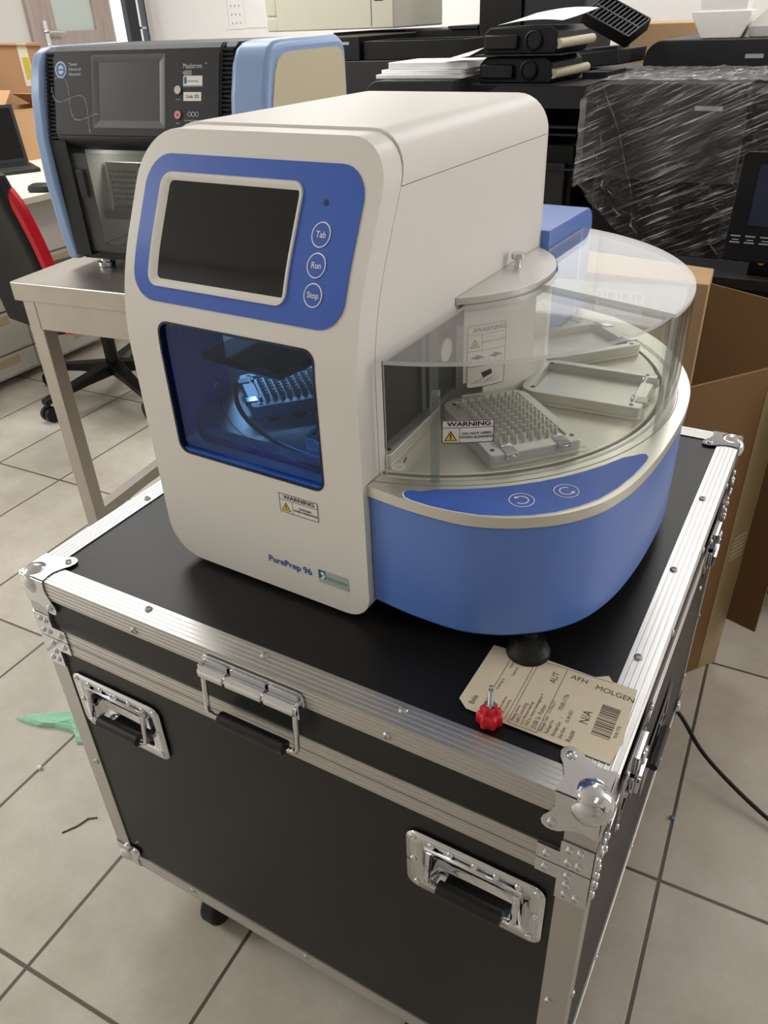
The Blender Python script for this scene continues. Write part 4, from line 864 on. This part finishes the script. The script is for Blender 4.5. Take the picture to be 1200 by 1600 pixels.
# copier under the paper stack, centre copier under the toner units, rear copiers
copier('charcoal copier with a white paper stack on its lid, behind the white analyzer', -1.405, 2.0, .318, .55, 1.116, .10, 0)
cc = copier('black copier whose lid carries the two stacked toner units', -1.005, 2.06, .312, .50, 1.098, .06, 0, strip=False, gap=.10)
mb = MB()
for z, h in ((.985, .006), (.965, .004), (.868, .004)): mb.box(.02, .30, .0, .029, z, z + h)
mb.build('front_ledge', GPLASTIC, cc); mb = MB(); mb.box(.10, .20, .012, .0295, .60, .84); mb.build('front_door', PCH, cc, bevel=.003)
MB().box(.10, .20, .008, .0115, .83, .845).build('door_pull', PGR, cc)
c3 = copier('charcoal copier with polystyrene packing on its lid, far right rear', -.675, 2.66, .40, .5, 1.186, .115, 0)
MB().box(.402, .74, .02, .48, .90, 1.172).build('feeder_unit', PBK, c3, bevel=.005)
mb = MB()
for z in (1.08, 1.12, 1.145): mb.box(.405, .735, .012, .0195, z, z + .007)
mb.build('feeder_rails', PGR, c3); mb = MB(); mb.box(.30, .33, .02, .05, 1.1862, 1.1867); mb.box(.35, .38, .02, .05, 1.1862, 1.1867); mb.build('control_keys', PBK, c3)
c0 = copier('black copier with an empty output tray under the beige printer', -2.0, 2.62, .70, .55, 1.14, .13, .30)
mb = MB(); o_ = [(.22, .02), (.66, .02), (.69, .30), (.22, .30)]; i_ = [(.235, .035), (.645, .035), (.672, .285), (.235, .285)]
mb.ring(o_, i_, 1.1405, 1.205); mb.box(.24, .62, .04, .27, 1.1402, 1.145); mb.box(.30, .44, .05, .25, 1.146, 1.19); mb.box(.0, .215, .0, .5, 1.1405, 1.222); mb.build('output_tray', PBK, c0, bevel=.003)
MB().box(.12, .17, -.003, -.0005, 1.195, 1.205).build('tray_label', PGR, c0)
BEIGE = mat('beige_printer_plastic', '#c2bfae', .55, bump=.03, bscale=400)
cab = thing('black_cabinet', 'black cabinet standing under the beige printer', 'cabinet', (-2.30, 3.24, 0))
MB().box(0, .76, 0, .55, 0, 1.226).build('cabinet_body', PBK, cab, bevel=.004); MB().box(.62, .76, -.02, .56, 1.2265, 1.238).build('cabinet_top', PCH, cab)
bp = thing('beige_printer', 'tall beige office printer on the black cabinet by the white wall', 'printer', (-2.52, 3.12, 1.2385))
mb = MB(); mb.box(-.02, .62, .0, .5, .0, .58); bb = mb.build('printer_body', BEIGE, bp, bevel=.006); MB().box(-.085, -.021, .01, .48, .06, .58).build('side_cover', BEIGE, bp, bevel=.008); MB().box(-.085, -.021, .01, .48, .0, .057).build('side_foot', BEIGE, bp, bevel=.006)
mb = MB(); mb.box(.505, .508, -.001, .0, .01, .58); 
for k in range(3): mb.box(.525, .57, -.001, 0, .105 + k * .012, .109 + k * .012)
mb.build('panel_line', GPLASTIC, bp)
tb2 = thing('tall_printer', 'tall black printer standing upright behind the toner units', 'printer', (-1.525, 3.20, 0))
MB().box(0, .19, 0, .45, 0, 1.55).build('left_tower', PBK, tb2, bevel=.008); MB().box(.1905, .46, .02, .45, 0, 1.55).build('right_tower', PCH, tb2, bevel=.008)
# paper stack
PAP = mat('copy_paper', '#f1f0ef', .7); zt_ = 1.1165
for k, (h, dx, dy, rz, s, lab_) in enumerate(((.012, -.012, .0, 2, 1.04, 'lowest white paper ream of the stack on the charcoal copier'), (.012, 0, .01, -3, 1.0, 'middle white paper ream of the stack on the charcoal copier'), (.020, .012, .02, 1, .95, 'thick top white paper ream of the stack on the charcoal copier'))):
    mb = MB(T(-1.225 + dx, 2.165 + dy, zt_) @ RZ(rz)); mb.prism(rrect(0, 0, .29 * s, .22, .002, 2), .0003, h); o = mb.build('paper_ream', PAP, bevel=.0015); tag(o, lab_, 'paper', 'paper reams stacked on the copier'); zt_ += h + .0003
mb = MB(T(-1.095, 2.10, 1.1635)); mb.skin([[(-.06, -.06, .0), (.04, -.05, .014), (.035, .08, .03), (-.05, .08, .008)], [(-.06, -.06, .0006), (.04, -.05, .0146), (.035, .08, .0306), (-.05, .08, .0086)]])
o = mb.build('curled_sheet', PAP); tag(o, 'curled white sheet rising from the paper stack towards the toner units', 'paper')
# toner units
def toner(z, x, label):
    t = thing('toner_unit', label, 'toner unit', (x, 2.10, z), -4, 'black toner units stacked on the centre copier')
    mb = MB(basis((0, 0, 0), (1, 0, 0), (0, 0, 1))); prof = [(0, 0), (.235, 0), (.245, .02), (.238, .055), (.22, .068), (.02, .068), (0, .05)]
    mb.prism(prof, -.24, 0); mb.build('housing', PBK, t, bevel=.003)
    mb = MB(); mb.box(.01, .115, -.014, -.0004, .012, .05); mb.build('latch_block', BPLASTIC, t, bevel=.004)
    mb = MB(basis((.165, -.0004, .034), (1, 0, 0), (0, 0, 1))); mb.lathe([(.027, 0), (.027, .006), (.022, .008), (.020, .003), (.003, .003)], 28); mb.build('drive_ring', BPLASTIC, t)
    MB().prism([(-.01, -.035), (.26, -.025), (.255, .24), (-.01, .24)], -.0035, -.0005).build('carrier_plate', GPLASTIC, t)
    MB().cyl((.242, .0, .025), (.262, .22, .03), .013, n=14).build('roller', mat('roller_cream', '#b9b096', .4) if 'roller_cream' not in MATS else MATS['roller_cream'], t)
    return t
toner(1.1025, -1.04, 'lower of the two black toner units stacked on the centre copier')
toner(1.1790, -1.03, 'upper of the two black toner units, topped by a white sheet')
mb = MB(T(-.875, 2.21, 1.2485) @ RZ(-6)); n = 8; rows = []
g = [[(-.105 + .21 * i / n, -.11 + .26 * j / n, .004 + .012 * math.sin(i / n * 2.4) + .006 * (j / n) ** 2 + .020 * (j / n)) for i in range(n + 1)] for j in range(n + 1)]
V = [mb.loop(r) for r in g]; V2 = [mb.loop([(x, y, z + .0006) for x, y, z in r]) for r in g]
for j in range(n):
    for i in range(n): mb.f((V[j][i], V[j + 1][i], V[j + 1][i + 1], V[j][i + 1])); mb.f((V2[j][i], V2[j][i + 1], V2[j + 1][i + 1], V2[j + 1][i]))
o = mb.build('paper_sheet', PAP); tag(o, 'white printed sheet lying on the upper black toner unit', 'paper')
# ribbed cartridge leaning behind, loose trays
rc = thing('ribbed_tray', 'black ribbed printer tray leaning on parts behind the wrapped copier', 'tray', (-.90, 2.60, 1.232))
M_ = T(.02, 0, .012) @ RZ(-8) @ RY(24) @ RX(22) @ Matrix.Scale(.78, 4)
mb = MB(M_); mb.ring(rrect(.11, .08, .24, .18, .008, 3), rrect(.11, .08, .22, .16, .004, 3), 0, .05); mb.box(.0, .22, .0, .16, .0, .01); mb.build('tray_shell', PBK, rc, bevel=.002)
mb = MB(M_)
for k in range(11): mb.box(.005 + k * .02, .011 + k * .02, .002, .158, .030, .048)
mb.box(.0, .22, .076, .084, .028, .049); mb.build('ribs', GPLASTIC, rc)
pt = thing('paper_cassette', 'charcoal paper cassette lying tilted between the toner units and the foam', 'tray', (-1.02, 2.60, 1.10), 0)
mb = MB(RY(-4)); mb.skin([[(x, y, z) for x, y in p] for z, p in ((0, [(0, 0), (.28, .0), (.32, .18), (0, .26)]), (.045, [(0, 0), (.27, .0), (.33, .18), (0, .26)]))]); mb.build('cassette', PCH, pt, bevel=.004)
MB(RY(-4)).box(.02, .26, .04, .20, .0455, .055).build('cassette_lid', GPLASTIC, pt)
sup = MB(T(-.99, 2.62, 0)).box(0, .30, 0, .40, 0, 1.099).build('equipment_stand', PBK, bevel=.004); tag(sup, 'black equipment stand holding the tilted charcoal paper cassette', 'stand')
fl = MB(T(-.775, 2.30, 1.0985)); fl.skin([[(x, y, z) for x, y in p] for z, p in ((0, [(0, 0), (.075, .01), (.085, .20), (.01, .19)]), (.018, [(0, 0), (.075, .01), (.085, .20), (.01, .19)]))]); fl.mi = 1; fl.box(.015, .065, .08, .10, .018, .0195)
o = fl.build('flat_cover', [PCH, PBK]); tag(o, 'flat grey printer cover lying right of the toner units', 'cover')
# foam and cardboard on the rear copier
FOAM = mat('polystyrene', '#f0efea', .8, noise=.25, nscale=120, col2='#dddcd6', bump=.3, bscale=250)
fm = MB(T(-.525, 2.70, 1.1872)); fm.skin([[(x, y, z) for x, y in p] for z, p in ((0, [(.02, 0), (.14, .0), (.14, .12), (.02, .12)]), (.06, [(-.015, -.005), (.165, -.005), (.165, .125), (-.015, .125)]), (.075, [(-.02, -.005), (.165, -.005), (.165, .125), (-.02, .125)]), (.076, [(.005, 0), (.15, 0), (.15, .12), (.005, .12)]), (.135, [(.0, 0), (.15, 0), (.15, .12), (.0, .12)]), (.15, [(.012, .005), (.14, .005), (.14, .115), (.012, .115)]))])
fm.skin([[(x, y, z) for x, y in p] for z, p in ((.0, [(.165, .03), (.33, .03), (.33, .14), (.165, .14)]), (.03, [(.16, .02), (.36, .02), (.36, .15), (.16, .15)]), (.085, [(.21, .03), (.40, .03), (.40, .15), (.21, .15)]), (.10, [(.22, .03), (.40, .03), (.40, .15), (.22, .15)]))])
o = fm.build('foam_packing', FOAM, ang=20, bevel=.002); tag(o, 'white polystyrene packing piece on the lid of the rear right copier', 'foam')
cs = MB(T(-1.02, 3.70, 0)).box(0, .75, 0, .5, 0, 1.215).build('storage_carton', CARDL, bevel=.004); tag(cs, 'tan carton stack behind the foam packing by the back wall', 'box')
# wrapped copier
wc = thing('wrapped_copier', 'black copier wrapped in wrinkled clear stretch film at right', 'copier', (-.665, 2.0, 0))
mb = MB(basis((0, 0, .865), (1, 0, 0), (0, 0, 1))); mb.prism(lidprof(.43, .245, .045), -.50, 0); wl = mb.build('scanner_unit', PCH, wc, bevel=.004)
MB().box(.431, .86, .03, .5, .865, 1.085).build('feeder_unit', PBK, wc, bevel=.006)
mb = MB()
for z in (.93, .98, 1.02, 1.05): mb.box(.45, .85, .02, .0295, z, z + .008)
mb.build('feeder_rails', GPLASTIC, wc); MB().box(.30, .37, -.002, -.0005, 1.045, 1.056).build('name_strip', PGR, wl)
MB().box(.03, .83, .06, .5, .02, .8645).build('body', PBK, wc, bevel=.006)
def film_mat():
    m = bpy.data.materials.new('stretch_film'); m.use_nodes = True; nt = m.node_tree; nt.nodes.remove(nt.nodes['Principled BSDF']); N = nt.nodes.new; L = nt.links.new
    tc = N('ShaderNodeTexCoord'); mp = N('ShaderNodeMapping'); mp.inputs['Scale'].default_value = (3.2, 8, 80); m0 = N('ShaderNodeMapping'); m0.inputs['Rotation'].default_value = (0, math.radians(24), 0); L(tc.outputs['Object'], m0.inputs[0]); L(m0.outputs[0], mp.inputs[0])
    n1 = N('ShaderNodeTexNoise'); n1.inputs['Scale'].default_value = 2.2; n1.inputs['Detail'].default_value = 7; n1.inputs['Roughness'].default_value = .62; n1.inputs['Distortion'].default_value = .6; L(mp.outputs[0], n1.inputs['Vector'])
    n2 = N('ShaderNodeTexNoise'); n2.inputs['Scale'].default_value = 9; n2.inputs['Detail'].default_value = 5; L(tc.outputs['Object'], n2.inputs['Vector'])
    ad = N('ShaderNodeMath'); ad.operation = 'MULTIPLY_ADD'; L(n2.outputs['Fac'], ad.inputs[0]); ad.inputs[1].default_value = .6; L(n1.outputs['Fac'], ad.inputs[2])
    bp_ = N('ShaderNodeBump'); bp_.inputs['Strength'].default_value = 1.0; bp_.inputs['Distance'].default_value = .12; L(ad.outputs[0], bp_.inputs['Height'])
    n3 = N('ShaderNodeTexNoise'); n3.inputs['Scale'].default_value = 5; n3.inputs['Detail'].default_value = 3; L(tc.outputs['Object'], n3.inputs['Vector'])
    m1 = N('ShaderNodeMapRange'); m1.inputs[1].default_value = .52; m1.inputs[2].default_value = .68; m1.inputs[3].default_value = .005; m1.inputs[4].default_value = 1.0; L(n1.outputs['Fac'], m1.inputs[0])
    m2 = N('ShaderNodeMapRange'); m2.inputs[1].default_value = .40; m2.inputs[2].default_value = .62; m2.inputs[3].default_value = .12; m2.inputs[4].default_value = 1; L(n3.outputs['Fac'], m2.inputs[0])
    mr = N('ShaderNodeMath'); mr.operation = 'MULTIPLY'; L(m1.outputs[0], mr.inputs[0]); L(m2.outputs[0], mr.inputs[1])  # white streaks: wrinkle whitening, with glints painted in as diffuse colour
    tr = N('ShaderNodeBsdfTransparent'); tr.inputs[0].default_value = (.93, .93, .93, 1); gl = N('ShaderNodeBsdfGlossy'); gl.inputs['Roughness'].default_value = .09; L(bp_.outputs[0], gl.inputs['Normal'])
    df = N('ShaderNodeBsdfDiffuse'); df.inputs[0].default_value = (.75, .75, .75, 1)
    fr = N('ShaderNodeLayerWeight'); fr.inputs[0].default_value = .15; fm_ = N('ShaderNodeMath'); fm_.operation = 'MULTIPLY_ADD'; L(fr.outputs['Fresnel'], fm_.inputs[0]); fm_.inputs[1].default_value = .75; fm_.inputs[2].default_value = .045; fm_.use_clamp = True
    a = N('ShaderNodeMixShader'); L(fm_.outputs[0], a.inputs[0]); L(tr.outputs[0], a.inputs[1]); L(gl.outputs[0], a.inputs[2])
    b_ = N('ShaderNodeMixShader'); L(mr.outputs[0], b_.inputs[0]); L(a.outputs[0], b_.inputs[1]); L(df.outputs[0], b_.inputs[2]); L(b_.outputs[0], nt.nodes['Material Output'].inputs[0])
    return m
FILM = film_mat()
def sheet(fn, nu, nv, mb):
    V = [[mb.v(fn(i / nu, j / nv)) for i in range(nu + 1)] for j in range(nv + 1)]
    for j in range(nv):
        for i in range(nu): mb.f((V[j][i], V[j][i + 1], V[j + 1][i + 1], V[j + 1][i]))
def rnd(a, b_, s): return math.sin(a * 12.9 + b_ * 7.3 + s) * .5 + math.sin(a * 31.7 - b_ * 23.1 + s * 2.3) * .3 + math.sin(a * 67 + b_ * 51 + s * 3.1) * .2
from bisect import bisect
def lerp_tab(tab, x):
    k = min(max(bisect([t[0] for t in tab], x), 1), len(tab) - 1); (xa, ya), (xb, yb) = tab[k - 1], tab[k]; return ya + (yb - ya) * (x - xa) / (xb - xa)
LOWER = [(-.02, .845), (.05, .825), (.11, .76), (.20, .70), (.30, .672), (.38, .668), (.43, .60), (.47, .575), (.52, .66), (.60, .69), (.90, .70)]
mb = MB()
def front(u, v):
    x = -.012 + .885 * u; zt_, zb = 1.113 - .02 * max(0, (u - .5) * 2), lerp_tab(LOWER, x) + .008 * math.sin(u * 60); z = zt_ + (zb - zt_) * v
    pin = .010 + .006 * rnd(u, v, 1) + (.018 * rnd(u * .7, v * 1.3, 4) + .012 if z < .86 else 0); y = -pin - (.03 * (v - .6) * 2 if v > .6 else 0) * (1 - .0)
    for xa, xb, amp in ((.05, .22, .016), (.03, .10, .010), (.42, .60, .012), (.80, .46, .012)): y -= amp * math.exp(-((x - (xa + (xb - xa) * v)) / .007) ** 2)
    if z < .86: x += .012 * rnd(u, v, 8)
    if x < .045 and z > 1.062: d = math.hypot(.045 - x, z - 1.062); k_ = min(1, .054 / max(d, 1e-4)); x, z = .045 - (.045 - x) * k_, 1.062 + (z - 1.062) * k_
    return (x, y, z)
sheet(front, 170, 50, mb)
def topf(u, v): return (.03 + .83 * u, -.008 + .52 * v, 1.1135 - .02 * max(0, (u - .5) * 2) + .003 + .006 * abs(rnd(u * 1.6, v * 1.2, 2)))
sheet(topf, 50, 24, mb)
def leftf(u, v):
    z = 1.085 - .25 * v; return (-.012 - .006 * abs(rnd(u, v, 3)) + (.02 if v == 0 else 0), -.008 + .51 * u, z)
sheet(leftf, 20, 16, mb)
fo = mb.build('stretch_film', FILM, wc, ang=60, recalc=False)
# copier with the touch panel
c4 = thing('panel_copier', 'black copier with an upright touch panel at the right edge', 'copier', (-.37, 1.74, 0))
MB().box(0, .95, .0, .155, 0, .66).build('body', PBK, c4, bevel=.006); MB().box(-.01, .96, -.008, .16, .6605, .69).build('top_shelf', PCH, c4, bevel=.004)
PM = T(.315, -.045, .742) @ RX(-10)
MB().box(.24, .36, .03, .10, .6905, .80).build('panel_arm', PBK, c4)
mb = MB(PM); mb.at(basis((0, 0, 0), (1, 0, 0), (0, 0, 1))).prism(rrect(0, .125, .27, .25, .012), -.03, 0); pn = mb.build('touch_panel', PBK, c4, bevel=.003)
mb = MB(PM); mb.at(basis((0, 0, 0), (1, 0, 0), (0, 0, 1))).box(-.092, .12, .085, .222, .0004, .0012); mb.build('display', mat('dark_blue_display', '#1a2140', .12), pn)
mb = MB(PM); mb.at(basis((0, 0, 0), (1, 0, 0), (0, 0, 1)))
for i in range(5):
    mb.box(-.125 + i * .034, -.102 + i * .034, .058, .0605, .0004, .0008); mb.box(-.12 + i * .034, -.105 + i * .034, .0495, .0515, .0004, .0008); mb.box(-.125 + i * .034, -.102 + i * .034, .043, .0455, .0004, .0008)
mb.build('key_legends', LT, pn)
for i in range(3):
    mb = MB(PM); mb.at(basis((-.118 + i * .026 + (.022 if i == 2 else 0), .033, 0), (1, 0, 0), (0, 0, 1))); mb.lathe([(.0035 if i < 2 else .008, .0004), (.0032 if i < 2 else .0075, .003)], 14); mb.build('panel_key', MATS['brass_key'] if 'brass_key' in MATS and i == 2 else (mat('brass_key', '#d8a326', .4) if i == 2 else LT), pn)
# ------------------------------------------------------------------ large cartons behind the flight case
t1 = thing('tan_carton', 'tall tan carton with a white shipping label behind the acrylic guard', 'box', (-.42, 1.66, 0))
mb = MB(); mb.prism([(-.25, -.16), (.238, -.16), (.225, -.02), (-.25, .06)], 0, .733); mb.build('carton_body', CARDL, t1, bevel=.003)
mb = MB(basis((.06, -.1605, .60), (1, 0, 0), (0, 0, 1)))
mb.box(-.085, .035, .035, .095, 0, .0008); mb.box(-.085, -.03, -.005, .0348, 0, .0008); mb.mi = 1
for i in range(9): mb.box(-.078 + i * .012, -.078 + i * .012 + .004 + .003 * (i % 3), .075, .090, .0008, .0011)
for i in range(3): mb.box(-.075, -.04, .0 + .010 * i, .003 + .010 * i, .0008, .0011)
mb.build('address_label', [PW, INK], t1)
mb = MB(basis((.13, -.1605, .655), (1, 0, 0), (0, 0, 1))); mb.prism([(0, .045), (.055, .05), (.045, .0), (.02, -.03), (.01, .0)], 0, .0008); mb.build('green_print', mat('green_print', '#6f7d3a', .7), t1)
MB().box(-.10, -.055, -.1615, -.1605, .02, .728).build('parcel_tape', TAPEC, t1)
BROWN = mat('brown_cardboard', '#74552f', .78, noise=.3, nscale=10, col2='#684a28', stretch=(1, 1, .3))
TAPEB = mat('brown_tape', '#94805c', .35)
oc = thing('open_box', 'large open brown carton with splayed flaps behind the flight case', 'box', (0, 1.15, 0))
def wall_panel(name, a, b_, z0_, z1_, m=BROWN, th=.005, z1b=None):
    a, b_ = Vector((a[0], a[1] - 1.15)), Vector((b_[0], b_[1] - 1.15)); d = b_ - a; nn = Vector((-d.y, d.x)).normalized() * th / 2; z1b = z1_ if z1b is None else z1b
    mb = MB(); F = [a + nn, a - nn, b_ - nn, b_ + nn]; mb.skin([[(p.x, p.y, z0_) for p in F], [(F[0].x, F[0].y, z1_), (F[1].x, F[1].y, z1_), (F[2].x, F[2].y, z1b), (F[3].x, F[3].y, z1b)]])
    return mb.build(name, m, oc)
B_, A_ = (.039, 1.062), (-.165, .792)
wall_panel('near_wall', A_, B_, .0005, .738)
d_ = (Vector(B_) - Vector(A_)).normalized(); O_ = Vector(B_) - d_ * .052
NW = basis((O_.x, O_.y - 1.15, .002), (d_.x, d_.y, 0), (0, 0, 1))
mb = MB(NW); mb.box(0, .051, 0, .70, .0027, .0033); mb.build('edge_tape', TAPEB, oc)
mb = MB(NW)
for i in range(6): mb.prism([(.012 + .002 * (i % 2), .30 + i * .011), (.044, .310 + i * .011), (.044, .315 + i * .011), (.012, .306 + i * .011)], .0034, .0037)
mb.build('printed_strokes', mat('pale_print', '#b8aa90', .7), oc)
wall_panel('back_wall', (-.178, 1.497), (.24, 1.33), .0005, .737, z1b=.722)
wall_panel('left_wall', A_, (-.181, 1.494), .0005, .44)
wall_panel('hanging_flap', (.041, 1.063), (.103, 1.043), .132, .70)
